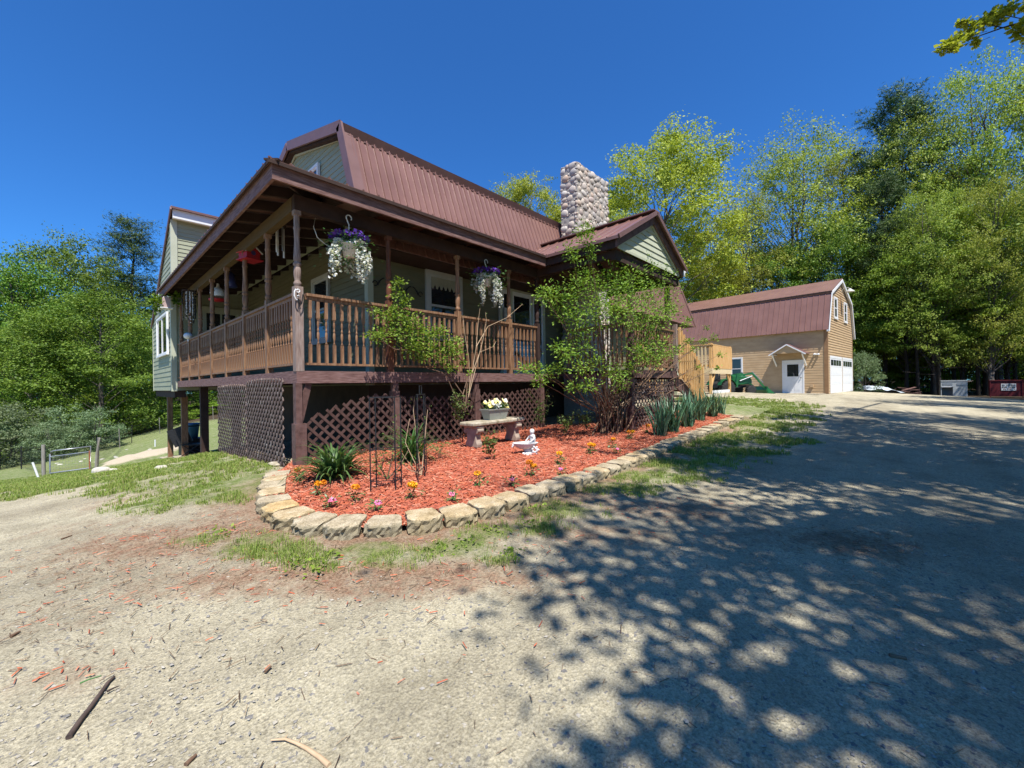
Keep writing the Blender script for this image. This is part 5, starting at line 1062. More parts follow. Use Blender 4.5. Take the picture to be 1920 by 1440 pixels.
for i, (pts, lab) in enumerate((([(862,795,-.45),(862,770,-.45),(858,740,-.45)],'small dull shrub with reddish leaves before the lattice, left of the bench'),([(1012,800,-.9),(1015,775,-.9),(1008,755,-.9)],'thin leafy shrub right of the bench before the lattice'),([(1062,812,-1.2),(1068,800,-1.2),(1050,795,-1.2)],'low spreading rose shrub in the mulch before the dark opening'),([(1100,805,-1.3),(1106,796,-1.3),(1090,790,-1.3)],'second low rose shrub near the foot of the big bush'),([(919,852,-1.75),(922,838,-1.75),(916,825,-1.75)],'small dark rose sprig in front of the concrete bench'),([(822,868,-1.1),(830,855,-1.1),(815,848,-1.1)],'tiny bare twiggy plant in the mulch behind the obelisk trellis'))):
    q = np.random.default_rng(40+i); u0, v0, y0 = pts[0]; k = 2.0 if i in (0,1) else 1.2
    pl = [[(u0,v0,y0),(u0+q.uniform(-10,10)*k*.6,v0-14*k,y0+q.uniform(-.05,.05)),(u0+q.uniform(-24,24)*k*.6,v0-q.uniform(18,34)*k,y0+q.uniform(-.12,.12))] for _ in range(9 if i != 5 else 6)]
    canes('garden_shrub', pl, m_twig, lab, 'shrub', .004, .15 if i != 5 else .9, 50+i, leafn=9 if i != 4 else 6, lsize=.045, lm=m_shrub)
# climbing shrub against the railing
cl = canes('climbing_shrub', [[(872,775,-.4),(868,740,-.35),(840,700,-.3),(800,660,-.25),(760,640,-.22),(735,625,-.2)],[(872,775,-.4),(876,720,-.3),(868,680,-.25),(845,650,-.3),(820,620,-.3)],[(872,775,-.4),(850,735,-.3),(835,700,-.3),(800,690,-.35)],[(760,640,-.22),(748,600,-.15),(742,560,-.12),(745,522,-.12)],[(800,660,-.25),(740,655,-.3),(700,630,-.35)],[(868,740,-.35),(878,705,-.3),(872,690,-.3)],[(800,660,-.25),(790,625,-.2),(780,590,-.15)],[(735,625,-.2),(722,600,-.15),(705,585,-.15)]], m_twig, 'straggly green climbing shrub trained along the porch balusters', 'shrub', .012, None, 7)
def clumps(root, lst, per, size, asp, m, seed, rad=.13, flat=.8, fold=.08):
    q = np.random.default_rng(seed); o0 = V(*root.location); PP = []
    for u, v, y, r in lst: c = onY(u, v, y)-o0; k = int(per*r**1.3); PP.append(c+q.normal(0, 1, (k,3))*rad*r*V(1,1,flat))
    return leafobj('foliage', np.concatenate(PP), (0,-.4,.9), size, asp, m, root, seed, fold=fold)
CLU = [(748,530,-.12,.6),(745,552,-.12,.6),(755,572,-.12,.6),(738,580,-.14,.5),(762,560,-.12,.4),(722,592,-.15,.7),(740,598,-.18,.9),(760,600,-.18,.9),(775,605,-.2,.9),(705,586,-.15,.5),(715,630,-.3,.7),(700,630,-.35,.6),(735,625,-.25,.8),(762,625,-.25,1),(785,625,-.22,1),(800,635,-.25,1),(815,625,-.28,.9),(828,622,-.3,.8),(775,650,-.28,1),(795,655,-.3,1.1),(815,660,-.3,1),(835,650,-.3,.9),(848,655,-.3,.8),(855,662,-.3,.7),(830,675,-.3,.8),(770,655,-.3,.6),(790,670,-.32,.6),(845,690,-.33,.5),(856,640,-.28,.5),(880,700,-.3,.35),(866,678,-.3,.4)]
clumps(cl, CLU, 175, .05, .62, m_bush, 7, .10)
# small wilting stems along the porch
# the big bush by the entry
bush = empty('flowering_bush', tuple(V(5.42,-1.45,bz1((5.42,-1.45)))), 0, 'large leafy bush with many bare stems growing at the porch entry', 'bush')
BC = [(1040,555,-1.5,1),(1018,548,-1.6,.7),(1062,565,-1.5,1.1),(1085,540,-1.4,1.2),(1098,518,-1.4,1.1),(1118,545,-1.7,1.2),(1140,525,-1.7,1.2),(1160,505,-1.6,1.1),(1170,480,-1.5,.9),(1163,545,-2.0,1.3),(1185,520,-2.0,1.2),(1200,550,-2.1,1.2),(1222,545,-2.0,1.1),(1130,580,-2.0,1.2),(1100,585,-1.7,1.1),(1075,600,-1.6,1),(1085,630,-1.5,.9),(1055,590,-1.5,.8),(1060,660,-1.5,.6),(1150,580,-2.2,1.2),(1180,585,-2.2,1.3),(1210,585,-2.3,1.2),(1235,575,-2.2,1.1),(1252,590,-2.2,1.0),(1225,605,-2.3,1.0),(1258,575,-2.1,.8),(1215,505,-1.9,.8),(1235,498,-1.8,.7),(1255,515,-1.9,.6),(1205,482,-1.8,.6),(1240,520,-1.9,.9),(1270,530,-1.9,.6),(1195,655,-2.2,1),(1215,640,-2.2,1.1),(1235,650,-2.3,1.0),(1205,670,-2.3,.9),(1225,675,-2.3,.8),(1250,665,-2.2,.7),(1090,655,-1.7,.9),(1120,680,-1.9,.9),(1150,700,-2.1,.8),(1180,690,-2.1,.8),(1165,720,-2.1,.7),(1090,690,-1.9,.7),(1065,665,-1.7,.7),(1045,650,-1.6,.6),(1100,725,-1.9,.6),(1075,725,-1.8,.5),(1005,695,-1.3,.7),(1025,700,-1.4,.7),(985,690,-1.2,.5),(1010,715,-1.3,.5),(1050,690,-1.5,.5),(1095,432,-1.9,.7),(1100,450,-1.9,.6),(1105,465,-1.9,.5),(1067,468,-1.8,.6),(1075,485,-1.8,.4),(1110,480,-1.9,.4),(1158,560,-1.6,1),(1120,610,-1.5,.8),(1255,550,-2.0,.8),(1190,610,-2.0,.8),(1320,640,-2.3,.45),(1338,632,-2.3,.4),(1300,655,-2.3,.4),(1350,665,-2.3,.35),(1345,690,-2.3,.3),(1290,640,-2.3,.45),(1272,655,-2.3,.5),(1310,690,-2.3,.3),(1285,610,-2.2,.4),(1325,615,-2.2,.3),(1290,600,-2.2,.35)]
q = np.random.default_rng(8); b = M(); o0 = V(*bush.location)
for i, (u, v, y, r) in enumerate(BC):
    if i % 3 == 2 and u < 1260: continue
    e = onY(u, v, y)-o0; a = V(q.normal(0,.16), q.normal(0,.14), -.03); mid = a*.6+e*.42+V(q.normal(0,.05), q.normal(0,.05), .18); b.tube([a, a*.9+V(0,0,.3)+e*V(.1,.1,.1), mid, (mid+e)/2+V(q.normal(0,.03),0,.05), e], [.017,.014,.010,.007,.003], 6)
for i in range(14):
    a = V(q.normal(0,.2), q.normal(0,.15), -.03); e = V(q.uniform(-.9,.7), q.uniform(-.5,.3), q.uniform(.9,1.7)); b.tube([a, (a+e)/2+V(0,0,.1), e], [.014,.009,.003], 5)
b.build('stems', m_twig, bush)
clumps(bush, BC, 230, .058, .5, m_bush, 9, .135)
# ------------------------------------------------------------------ hanging things
def basket(u, vh, vp, y, label, seed):
    h = onY(u, vh, y); p = onY(u-2, vp, y); q = np.random.default_rng(seed); r = empty('hanging_basket', tuple(p), 0, label, 'hanging basket', 'hanging flower baskets under the porch eave'); dz = h[2]-p[2]
    b = M(); b.lathe([(0,-.1),(.075,-.1),(.115,.07),(.125,.07),(.125,.095),(.11,.095),(.07,-.085),(0,-.085)], (0,0,0), 20); b.build('pot', m_whitep, r)
    b = M(); c = V(0,0,dz-.07); b.tube([c+V(.04*cos(a),0,.035+.04*sin(a)) for a in np.linspace(-.6, 3.6, 9)]+[c+V(-.02,0,-.02), c+V(0,0,-.06), c+V(0,0,-.14)], .009, 8)
    for k in range(4): a = pi/4+k*pi/2; b.tube([(0,0,dz-.2),(.02*cos(a),.02*sin(a),dz-.25),(.118*cos(a),.118*sin(a),.085)], .004, 5)
    b.build('hanger', m_whitep, r)
    P = q.normal(0, 1, (420,3))*(.13,.13,.045)+(0,0,.15); leafobj('foliage', np.concatenate([P, q.normal(0,1,(350,3))*(.17,.17,.10)+(0,0,-.02)]), (0,0,1), .05, .5, m_strap, r, seed)
    a = q.uniform(0, 2*pi, 420); rr_ = .27*np.sqrt(q.uniform(.05,1,420)); P = np.stack([rr_*np.cos(a), rr_*np.sin(a), .15+.06*np.sqrt(np.maximum(0,1-(rr_/.29)**2))+q.normal(0,.018,420)], -1); leafobj('purple_flowers', P, (0,-.4,.8), .055, .9, m_ppetal, r, seed+1)
    PP = []; GG = []
    for k in range(64):
        a = q.uniform(0, 2*pi)
        if abs(((a-1.5*pi+.55+pi) % (2*pi))-pi) < .38: continue      # the pot shows through a gap
        R_ = q.uniform(.14,.30); L = q.uniform(.22,.58)*(1.1 if sin(a) < .3 else .8); n_ = int(L/.022)
        for j in range(n_):
            f = j/n_; rad_ = .10+(R_-.10)*min(1, f*2.4)**.6; z = .12-L*f**1.2+.05*(1-abs(f*4-1)) if f < .25 else .12-L*f
            p_ = V(rad_*cos(a)+q.normal(0,.012), rad_*sin(a)+q.normal(0,.012), z); GG.append(p_)
            if q.random() < .72: PP += [p_+q.normal(0,.008,3) for _ in range(4)]
    leafobj('trailing_stems', np.array(GG), (0,0,1), .04, .35, m_strap, r, seed+2); leafobj('white_flowers', np.array(PP), (-.2,-.7,.5), .042, .85, m_wpetal, r, seed+3, jit=.5)
basket(657,405,470,-.06,'nearer hanging basket of purple and white trailing flowers, between corner post and red post',1)
basket(914,488,528,-.02,'farther hanging basket of purple and white trailing flowers, beside the patio door',4)
# tubular wind chime
p = onX(525,425,.35); wc = empty('wind_chime', tuple(p), 0, 'wind chime of long white metal tubes hanging inside the porch corner', 'wind chime'); dd = np.dot(p-CAM, _fw)/FPX
b = M(); b.lathe([(.09,0),(.09,.02)], (0,0,0), 14); b.tube([(0,0,.02),(0,0,.25)], .004, 5); b.build('top_disc', m_dark, wc)
for k in range(4): a = k*pi/2+.3; b = M(); b.tube([(.062*cos(a),.062*sin(a),-.02),(.062*cos(a),.062*sin(a),-.5+.03*k)], .014, 10); b.build('tube', m_galv if k == 3 else m_whitep, wc)
# red birdhouse
p = onX(468,478,.12); rb = empty('birdhouse', tuple(p), .25, 'red wooden birdhouse with white roof edges under the side eave', 'birdhouse')
b = M(); b.poly([(-.15,-.16,-.12),(.15,-.16,-.12),(.15,-.16,.05),(0,-.16,.17),(-.15,-.16,.05)], (0,.34,0)); b.build('house', m_redp, rb)
for s in (-1,1): b = M(); b.bar((s*.19,.01,.035),(0,.01,.19),.40,.016,up=(0,0,1)); b.build('roof_panel', m_redp, rb); b = M(); b.bar((s*.195,-.195,.03),(0,-.195,.187),.012,.026); b.build('roof_edge', m_whitep, rb)
b = M(); b.box((-.2,-.22,-.14),(.2,.2,-.121)); b.build('tray', m_redp, rb); b = M(); b.tube([(0,0,.19),(0,0,.40)], .004, 5); b.build('hanger', m_black, rb)
b = M(); b.lathe([(0,0),(.055,0)], (0,0,0), 14); b.xf(lambda p: V(p[0]-.0,-.163,p[1]+.02)); b.build('entrance', plain('faded blue', (.10,.08,.25)), rb)
rb.scale = (.74,)*3
# shell and bead chime
p = onX(355,546,-.12); sd2 = np.dot(p-CAM, _fw)/FPX; sh = empty('shell_chime', tuple(p), 0, 'hanging chime of black and white shell strings under the porch eave', 'wind chime'); rr = random.Random(5); R_ = 10.5*sd2
b = M(); b.tube([(R_*cos(a),R_*sin(a),0) for a in np.linspace(0, 2*pi, 20)], .012, 6); b.tube([(-R_,0,0),(R_,0,0)], .006, 5); b.tube([(0,-R_,0),(0,R_,0)], .006, 5); b.tube([(0,0,0),(0,0,.28)], .004, 5); b.build('hoop', m_dark, sh)
for k in range(16):
    a = k*2*pi/16; L = sd2*rr.uniform(38,62); x, y = R_*cos(a)*(1 if k % 3 else .5), R_*sin(a)*(1 if k % 3 else .5); b = M(); n_ = int(L/.035)
    for j in range(n_): 
        if rr.random() < .85: b.ball((x+rr.uniform(-.006,.006),y,-.03-j*.035),(.017,.010,.014),6,4)
    b.build('shell_string', m_whitep if k % 3 == 0 else m_black, sh)
# white solar globe on the rail
p = onX(353,630,.0); b = M(); b.ball((0,0,0),(.10,.10,.085),16,10); b.lathe([(.02,-.14),(.02,-.06)],(0,0,0),8); o = b.build('globe_lamp', m_whitep, None, tuple(p)); tag(o, 'round white globe lamp on the side porch railing', 'lamp')
# white lantern feeder
p = onX(409,548,.3); lf = empty('bird_feeder', tuple(p), 0, 'white dome bird feeder with a red tray under the side porch', 'bird feeder'); b = M(); b.lathe([(.14,-.10),(.16,-.02),(.12,.06),(.04,.12),(.02,.2)], (0,0,0), 16); b.build('dome', m_whitep, lf); b = M(); b.lathe([(0,-.2),(.18,-.2),(.19,-.16),(.17,-.16),(0,-.18)], (0,0,0), 16); b.build('tray', m_redp, lf); b = M(); b.tube([(0,0,-.18),(0,0,.55)], .005, 5); b.build('rod', m_black, lf)
p = onX(433,525,.35); b = M(); b.lathe([(.0,.18),(.07,.12),(.09,0),(.12,-.14),(.10,-.16),(0,-.16)], (0,0,0), 12); b.tube([(0,0,.18),(0,0,.4)], .004, 5); o = b.build('bell_chime', plain('dark blue glaze', (.03,.035,.12), .3), None, tuple(p)); tag(o, 'dark blue bell hanging in the shade under the side porch', 'bell')
# nest box with artificial ivy at the wing corner
p = onX(311,566,-.32); nb_ = empty('nest_box', tuple(p), 0, 'small pale nest box wrapped in ivy hanging at the wing corner', 'birdhouse'); s = np.dot(p-CAM, _fw)/FPX
b = M(); b.poly([(-.08,-.09,-.16),(.08,-.09,-.16),(.08,-.09,.08),(0,-.09,.15),(-.08,-.09,.08)], (0,.18,0)); b.build('house', plain('faded pink box', (.50,.36,.32)), nb_); b = M(); b.box((-.13,-.14,-.185),(.13,.14,-.161)); b.build('base', m_whitep, nb_)
q = np.random.default_rng(3); leafobj('ivy', np.concatenate([q.normal(0,.09,(120,3))+(.22,0,.12), q.normal(0,.10,(150,3))+(-.2,0,-.1), q.normal(0,.06,(60,3))+(-.18,0,.05)]), (0,0,1), .09, .8, m_maple, nb_, 3); b = M(); b.tube([(0,0,.15),(.02,.02,.42)], .004, 5); b.build('hanger', m_black, nb_)
# white scroll bracket and cord on the corner post
p = onY(557,552,-.06); b = M(); k_ = .0058
b.tube([(-.02,0,.10),(-.045,0,.05),(-.05,0,-.03),(-.03,0,-.085),(0,0,-.11)], .012, 8); b.tube([(.03*cos(a)+.02,0,.03*sin(a)+.07) for a in np.linspace(-2.6,2.8,14)], .011, 8); b.tube([(.0,0,-.03),(.03,0,-.01),(.04,0,-.05),(.015,0,-.07),(0,0,-.05)], .009, 7); o = b.build('scroll_hook', m_whitep, None, tuple(p)); o.scale = (.68,)*3; tag(o, 'white scrolled metal hook fixed on the grey corner post', 'hook')
b = M(); b.tube([tuple(onY(u,v,-.05)) for u, v in ((557,548),(559,560),(562,575),(566,568),(568,552))], .007, 6); o = b.build('cord', m_black); tag(o, 'black cord looped over the railing at the grey corner post', 'cord')
# things on the front wall
b = M(); p = onY(935,575,FY-.03); p2 = onY(967,640,FY-.03); b.box((p[0],FY-.045,p[2]-.75),(p[0]+.55,FY-.02,p[2])); o = b.build('wall_board', mat('whiteboard paint', [(.50,.49,.46),(.62,.61,.57)], scale=4)); tag(o, 'off white board on the porch wall left of the patio door', 'board')
for i, (u, v) in enumerate(((722,528),(772,543))):
    p = onY(u, v, FY-.05); b = M()
    for s in (-1,1): b.tube([(s*(.02+.05*t+.06*sin(t*1.4)),0,.06*cos(t*2.1)-.02*t) for t in np.linspace(0,3,14)], .011, 6); b.tube([(s*(.2+.045*cos(a)),0,-.06+.045*sin(a)) for a in np.linspace(0,5,12)], .010, 6)
    o = b.build('iron_scroll', m_black, None, tuple(p)); tag(o, ['dark iron scroll ornament on the porch wall left of the climbing sprig','dark iron scroll ornament on the porch wall beside the double hung window'][i], 'ornament')
p = onY(640,415,.6); b = M(); b.tube([tuple(onY(u,v,.35)) for u, v in ((592,405),(588,425),(595,445),(610,458),(628,465))], .006, 6, False); o = b.build('cable', m_whitep); tag(o, 'pale loose cable looping behind the nearer hanging basket', 'cable')
# ------------------------------------------------------------------ trees
def tree_mesh(seed, H, cb, R, ncl, nleaf, ls, shape='round', sig=.55, flat=.45, asp=.62, lean=.02, multi=1):
    q = np.random.default_rng(seed); b = M(); C = []
    def prof(t):
        if shape == 'round': return max(.12, math.sqrt(max(0, 1-(2*t-.85)**2/1.35)))
        if shape == 'tall': return .35+.65*sin(pi*min(1,max(0,t*.9+.08)))
        if shape == 'cone': return max(.34, (1-t)**.42*(1-.25*max(0,.2-t)/.2))
        return 1
    for s in range(multi):
        off = V(q.normal(0,.3), q.normal(0,.3), 0)*(multi > 1); ax = [off+V(0,0,-.4)]; k = 9
        for i in range(1, k+1): t = i/k; ax.append(off*(1+t*2)+V(q.normal(0,lean*H*.35*t), q.normal(0,lean*H*.35*t), H*.93*t))
        r0 = .0155*H*(1 if multi == 1 else .75); b.tube(ax, [r0*1.25]+[r0*(1-.9*i/k)+.01 for i in range(1, k+1)], 8); 
        for i in range(ncl//multi):
            t = q.random()**(.85 if shape != 'cone' else 1.15); h = H*(cb+(1-cb)*t); a = q.uniform(0, 2*pi); rad_ = R*prof(t)*(q.uniform(.25,1)**.55); c = V(rad_*cos(a), rad_*sin(a), h)
            j = min(k, max(0, h/(.93*H)*k-(.9 if shape == 'cone' else 1.2)-.25*rad_)); i0 = int(max(1, min(k-1, j))); f = j-i0; st_ = ax[i0]+(ax[min(i0+1, k)]-ax[i0])*max(0,min(1,f))
            c = c+V(st_[0]*.8, st_[1]*.8, 0); C.append((c, st_))
            if i < 62: mid = (st_+c)/2+V(q.normal(0,.25), q.normal(0,.25), (.10 if shape != 'cone' else -.1)*rad_*.6+q.normal(0,.12)); w = .006*H*(1-t*.6)*.6; b.tube([st_, mid, c], [w, w*.6, w*.22], 5, False)
    per = nleaf//len(C); PP = []; NN = []
    for c, st_ in C:
        s = sig*q.uniform(.65,1.35); d = nrm((c-st_)*V(1,1,.2)); ns = 6; sc_ = q.normal(0, .85, (ns,3)); p0 = q.normal(0, .36, (per,3)); p = p0+sc_[q.integers(0, ns, per)]; p = p*np.minimum(1, 1.9/np.linalg.norm(p, axis=1, keepdims=True)); p = p*V(1,1,flat)*s+np.outer(q.normal(0,.5,per)*s, d)
        p[:,2] -= .10*(p[:,0]**2+p[:,1]**2)/s*.5; PP.append(c+p)
        NN.append(V(0,0,.75)+d*.35+p0*1.5+p*.35)
    P = np.concatenate(PP); P[:,2] = np.maximum(P[:,2], .25)
    v, f, sz = leafcloud(P, np.concatenate(NN), ls, asp, q, jit=.4)
    me = rawmesh('crown', v, f, sz); tm = b.mesh('trunk'); return tm, me
KIND = {}
def kind(name, variants, bark, leaf): KIND[name] = [(tm, me, bark, leaf) for tm, me in variants]
TM = lambda *a, **k: tree_mesh(*a, **k)
kind('maple', [TM(1,12,.10,4.6,110,46000,.155,'round',.85,.58), TM(2,12,.06,4.4,115,46000,.15,'round',.82,.55)], m_bark, m_maple)
kind('oak', [TM(3,14,.25,4.8,110,52000,.15,'round',.68,.6,lean=.05), TM(4,14,.22,4.6,100,52000,.15,'round',.66,.6,lean=.05)], m_bark, m_oak)
kind('lime', [TM(5,14,.18,4.2,170,42000,.125,'tall',.62,.55,lean=.03,multi=2), TM(6,14,.22,4.0,170,42000,.125,'tall',.58,.5,lean=.03)], m_bark, m_lime)
kind('deep', [TM(7,13,.12,4.2,130,38000,.16,'tall',.75,.42,lean=.03), TM(8,13,.08,4.4,130,38000,.16,'tall',.78,.42,lean=.03)], m_barkd, m_deep)
kind('pine', [TM(9,18,.12,3.9,230,42000,.30,'cone',.62,.40,asp=.16), TM(10,18,.12,3.8,230,42000,.30,'cone',.60,.38,asp=.16)], m_barkd, m_pine)
kind('road', [TM(21,12,.40,4.6,100,60000,.15,'round',.72,.5,lean=.04), TM(22,12,.42,4.6,100,60000,.15,'round',.7,.5,lean=.04)], m_bark, m_maple)
kind('high', [TM(31,13,.33,4.2,100,27000,.155,'tall',.62,.5,lean=.03), TM(32,13,.30,4.2,100,27000,.155,'tall',.64,.5,lean=.04)], m_barkd, m_deep)
kind('tallpine', [TM(41,18,.52,3.6,150,34000,.30,'cone',.55,.34,asp=.16)]*2, m_barkd, m_pine)
kind('thinroad', [TM(23,12,.42,4.6,80,34000,.14,'round',.62,.5,lean=.04)]*2, m_bark, m_maple)
kind('sapling', [TM(11,6,.05,2.6,60,11000,.16,'tall',.5,.3,multi=2), TM(12,6,.03,2.8,60,11000,.16,'round',.5,.3,multi=2)], m_barkd, m_deep)
kind('shrub', [TM(13,3.2,.04,2.0,60,12000,.11,'round',.32,.7,multi=3), TM(14,3,.03,2.1,60,12000,.11,'round',.33,.7,multi=3)], m_bark, m_greyleaf)
TR = random.Random(17); NAME = dict(maple='maple_tree', oak='oak_tree', lime='birch_tree', deep='forest_tree', high='forest_tree', tallpine='pine_tree', pine='pine_tree', sapling='sapling', shrub='shrub', road='roadside_tree', thinroad='roadside_tree')
def plant(kd, pos, H, W, label, group=None, leafm=None, rz=None, var=None):
    vs = KIND[kd]; tm, me, bk, lf = vs[TR.randrange(len(vs)) if var is None else var]; h0 = {'maple':12,'oak':14,'lime':14,'deep':13,'high':13,'pine':18,'tallpine':18,'sapling':6,'shrub':3.1,'road':12,'thinroad':12}[kd]; r0 = {'maple':4.9,'oak':5.1,'lime':4.6,'deep':4.8,'high':4.8,'pine':4.1,'tallpine':4.1,'sapling':3.0,'shrub':2.2,'road':4.9,'thinroad':4.9}[kd]
    r = empty(NAME[kd], tuple(pos), TR.uniform(0, 6.28) if rz is None else rz, label, 'shrub' if kd == 'shrub' else 'tree', group); sx = (W/2)/r0; sz_ = H/h0
    for nm, m_, mt_ in (('trunk', tm, bk), ('crown', me, leafm or lf)):
        o = bpy.data.objects.new(nm, m_); COL.objects.link(o); o.parent = r
        if not m_.materials: m_.materials.append(mt_)
        o.material_slots[0].link = 'OBJECT'; o.material_slots[0].material = mt_
    r.scale = (sx, sx, sz_); return r
def ptree(kd, u, vtop, d, wpx, label, group=None, **k):
    p = dep(u, 720, d); g = T(p[0], p[1]); top = (CAM+ray(u, vtop)*d)[2]; return plant(kd, (p[0],p[1],g-.1), top-g, wpx*d/FPX, label, group, **k)
GL, GF, GB_ = 'trees along the left yard', 'dense forest trees on the right', 'background trees closing the woods'
for a in (('maple',25,482,35,230,'broad maple at the left border, behind the field gate',GL),('maple',135,452,40,200,'tallest maple with an open top, left of the tall pine',GL),('pine',250,415,47,165,'tall bluish pine rising behind the maples beside the wing',GL),
 ('maple',190,560,31,230,'bright dense maple standing low in front of the tall pine',GL),('maple',290,610,37,170,'dark maple close behind the house wing',GL),('maple',60,600,30,220,'full maple reaching low behind the grey green shrubs',GL),
 ('maple',-70,520,34,240,'maple cut by the left edge of the photo',GL),('maple',370,640,42,170,'maple seen through the stilts under the porch',GL),('maple',440,660,44,150,'maple seen past the porch lattice, behind the stilts',GL),('deep',215,500,48,150,'dark tree filling the gap between maple and pine',GL)): ptree(*a)
for a in (('shrub',15,765,24,170,'grey green shrub at the left edge behind the wire fence',0),('shrub',105,795,23,90,'smaller grey green shrub between gate and maples',0),('shrub',165,768,24.5,100,'rounded grey green shrub behind the leaning gate post',0),('shrub',55,790,25,120,'grey green shrub just behind the silvered gate post',0)): ptree(*a[:6], 'grey green shrubs by the field gate')
for u in range(-120, 480, 62): ptree('deep', u+TR.randint(-12,12), TR.randint(585,650), 56+TR.uniform(-4,5), 150, 'dark background tree closing the woods beyond the left yard', GB_)
for u in (-90,-20,60,120,200,270,330,395,450): ptree('sapling', u, TR.randint(735,770), 38+TR.uniform(-3,4), 110, 'dark undergrowth sapling at the foot of the left maples', 'undergrowth below the left maples')
GO = 'pale green trees behind the house'
for a in (('oak',1240,274,38,300,'spreading yellow green oak between chimney and barn',GO),('oak',1000,338,50,185,'rounded yellow green oak behind the main roof, left of the chimney',GO),('oak',1100,345,52,140,'oak mostly hidden behind the stone chimney',GO),('oak',1160,400,46,130,'oak just right of the chimney, above the entry gable',GO),
 ('lime',1480,268,46,255,'broad airy birch rising highest behind the barn roof',GO),('lime',1392,372,44,140,'slender birch above the left part of the barn roof',GO),('oak',1330,430,43,130,'low yellow green oak above the left end of the barn',GO),('lime',1590,282,48,150,'yellowish birch behind the barn gable peak',GO),
 ('maple',1560,425,41,170,'dark full maple right behind the barn peak',GO),('maple',1450,470,44,170,'maple low behind the middle of the barn roof',GO),('deep',1340,505,47,150,'dark tree low behind the left end of the barn',GO)): ptree(*a)
for a in (('tallpine',1690,174,43,195,'tall dark pine topping the right forest',GF),('tallpine',1660,330,38.5,120,'second dark pine with a thick bare trunk right of the barn',GF),('lime',1765,345,34.5,150,'fresh green slim birch in front of the forest, left of the grey box',GF),('lime',1850,330,33,160,'fresh green birch in front of the forest, above the red container',GF),('pine',1640,430,44,170,'shorter pine with flat boughs beside the barn gable',GF),('lime',1712,228,42,215,'airy light birch in front of the tall dark pine',GF),('lime',1885,105,37,240,'tallest airy birch at the right border',GF),('lime',1985,130,35,220,'birch cut off by the right edge',GF),('lime',1805,300,41,170,'slim birch between the dark pine and the right border',GF),
 ('high',1750,415,36,210,'forest tree in the middle of the right woods behind the grey box',GF),('high',1850,400,34.5,220,'forest tree behind the red container',GF),('high',1940,400,34,210,'forest tree at the right edge beyond the container',GF),('high',1700,470,36,150,'forest tree beside the tarpaulin, dark trunk showing',GF),('high',1640,520,39,130,'forest tree just right of the barn wall',GF),('high',1805,540,35,170,'lower forest tree above the grey box',GF),('high',1890,520,34.5,180,'lower forest tree above the red container',GF)): ptree(*a)
for u, vt, d in ((1645,640,40),(1700,640,40.5),(1740,655,39.5),(1780,640,40),(1830,650,39),(1870,635,39),(1915,650,38),(1960,640,37),(1675,610,43),(1760,600,43),(1845,595,42),(1930,590,41)): ptree('sapling', u, vt, d, 105, 'leafy sapling in the shade at the edge of the right forest', 'saplings at the forest edge')
for u in list(range(1270, 1640, 55))+list(range(1620, 2080, 46)): ptree('deep', u+TR.randint(-14,14), TR.randint(455,560) if u > 1600 else TR.randint(520,600), 56+TR.uniform(-5,8), 165, 'dark background tree closing the woods behind barn and drive', GB_)
for u, d in ((1722,35),(1762,34),(1790,36),(1835,33.5),(1868,35),(1905,35)): 
    p = dep(u, 720, d); g = T(p[0],p[1]); b = M(); H_ = 6+u % 3; b.tube([(0,0,-.3),(.1,.05,H_*.5),(.0,.15,H_)], [.34 if u < 1700 else .14,.26 if u < 1700 else .11,.09], 9); i0 = u*13 % 7
    for k in range(10): z = H_*(.25+.07*k); a = k*2.4+i0; b.tube([(.08,.05,z),(1.5*cos(a),1.5*sin(a),z+.1)], [.04,.012], 5, False)
    o = b.build('bare_trunk', m_barkd, None, (p[0],p[1],g)); tag(o, {1658:'thickest dark bare trunk right of the barn, left of its twin',1680:'second thick dark bare trunk right of the barn',1722:'slim dark bare trunk behind the scrap boards',1762:'slim bare trunk just left of the pale grey box',1790:'slim bare trunk behind the pale grey box',1835:'slim bare trunk between the grey box and red container',1868:'slim bare trunk behind the left end of the red container'}.get(u, 'slim bare trunk behind the right end of the red container'), 'tree', 'bare dark trunks in the right forest')
ptree('shrub',1620,662,30.5,60,'flowering grey green bush beside the garage doors')
# big trees beside the drive; they shade the gravel and one branch reaches into the picture
GS = 'roadside trees shading the drive'
for f, r, H, W, kd, lab in ((-.4,6.0,11.5,8.9,'road','tall roadside oak behind the camera shading the gravel'),(3.6,11.8,13,8.6,'thinroad','tall roadside maple right of the camera whose branch hangs into the sky'),(9.0,19.5,13,9.5,'thinroad','roadside maple farther along the right of the drive'),(14.5,28,14,10.5,'road','roadside maple near the forest end of the drive'),(2.2,8.6,12.5,5.6,'thinroad','smaller roadside oak between the two big ones'),(-6,9.5,12,9,'road','second roadside oak behind the camera'),(21,37,14,11,'deep','dark roadside tree where the drive meets the forest')):
    p = camrel(f, r); plant(kd, (p[0],p[1],T(p[0],p[1])-.1), H, W, lab, GS, rz=f*2.1+(6.3 if r == 6.0 else r)*.7, var=0)
tips = [(1768,90,6.6),(1800,72,6.7),(1815,45,6.8),(1850,55,6.8),(1860,22,6.9),(1885,35,6.9),(1900,60,7.0),(1915,70,7.0),(1905,14,7.1)]
pc = camrel(4.2, 11.6); root = empty('overhanging_branch', tuple(dep(1990,20,7.6)), 0, 'leafy maple branch reaching into the sky at the top right corner', 'branch'); o0 = V(*root.location); b = M(); q = np.random.default_rng(5)
b.tube([dep(2110,-40,9.5)-o0, V(0,0,0), dep(1930,38,7.1)-o0, dep(1880,52,6.9)-o0, dep(1840,66,6.8)-o0, dep(1790,85,6.7)-o0], [.05,.03,.018,.012,.008,.004], 7)
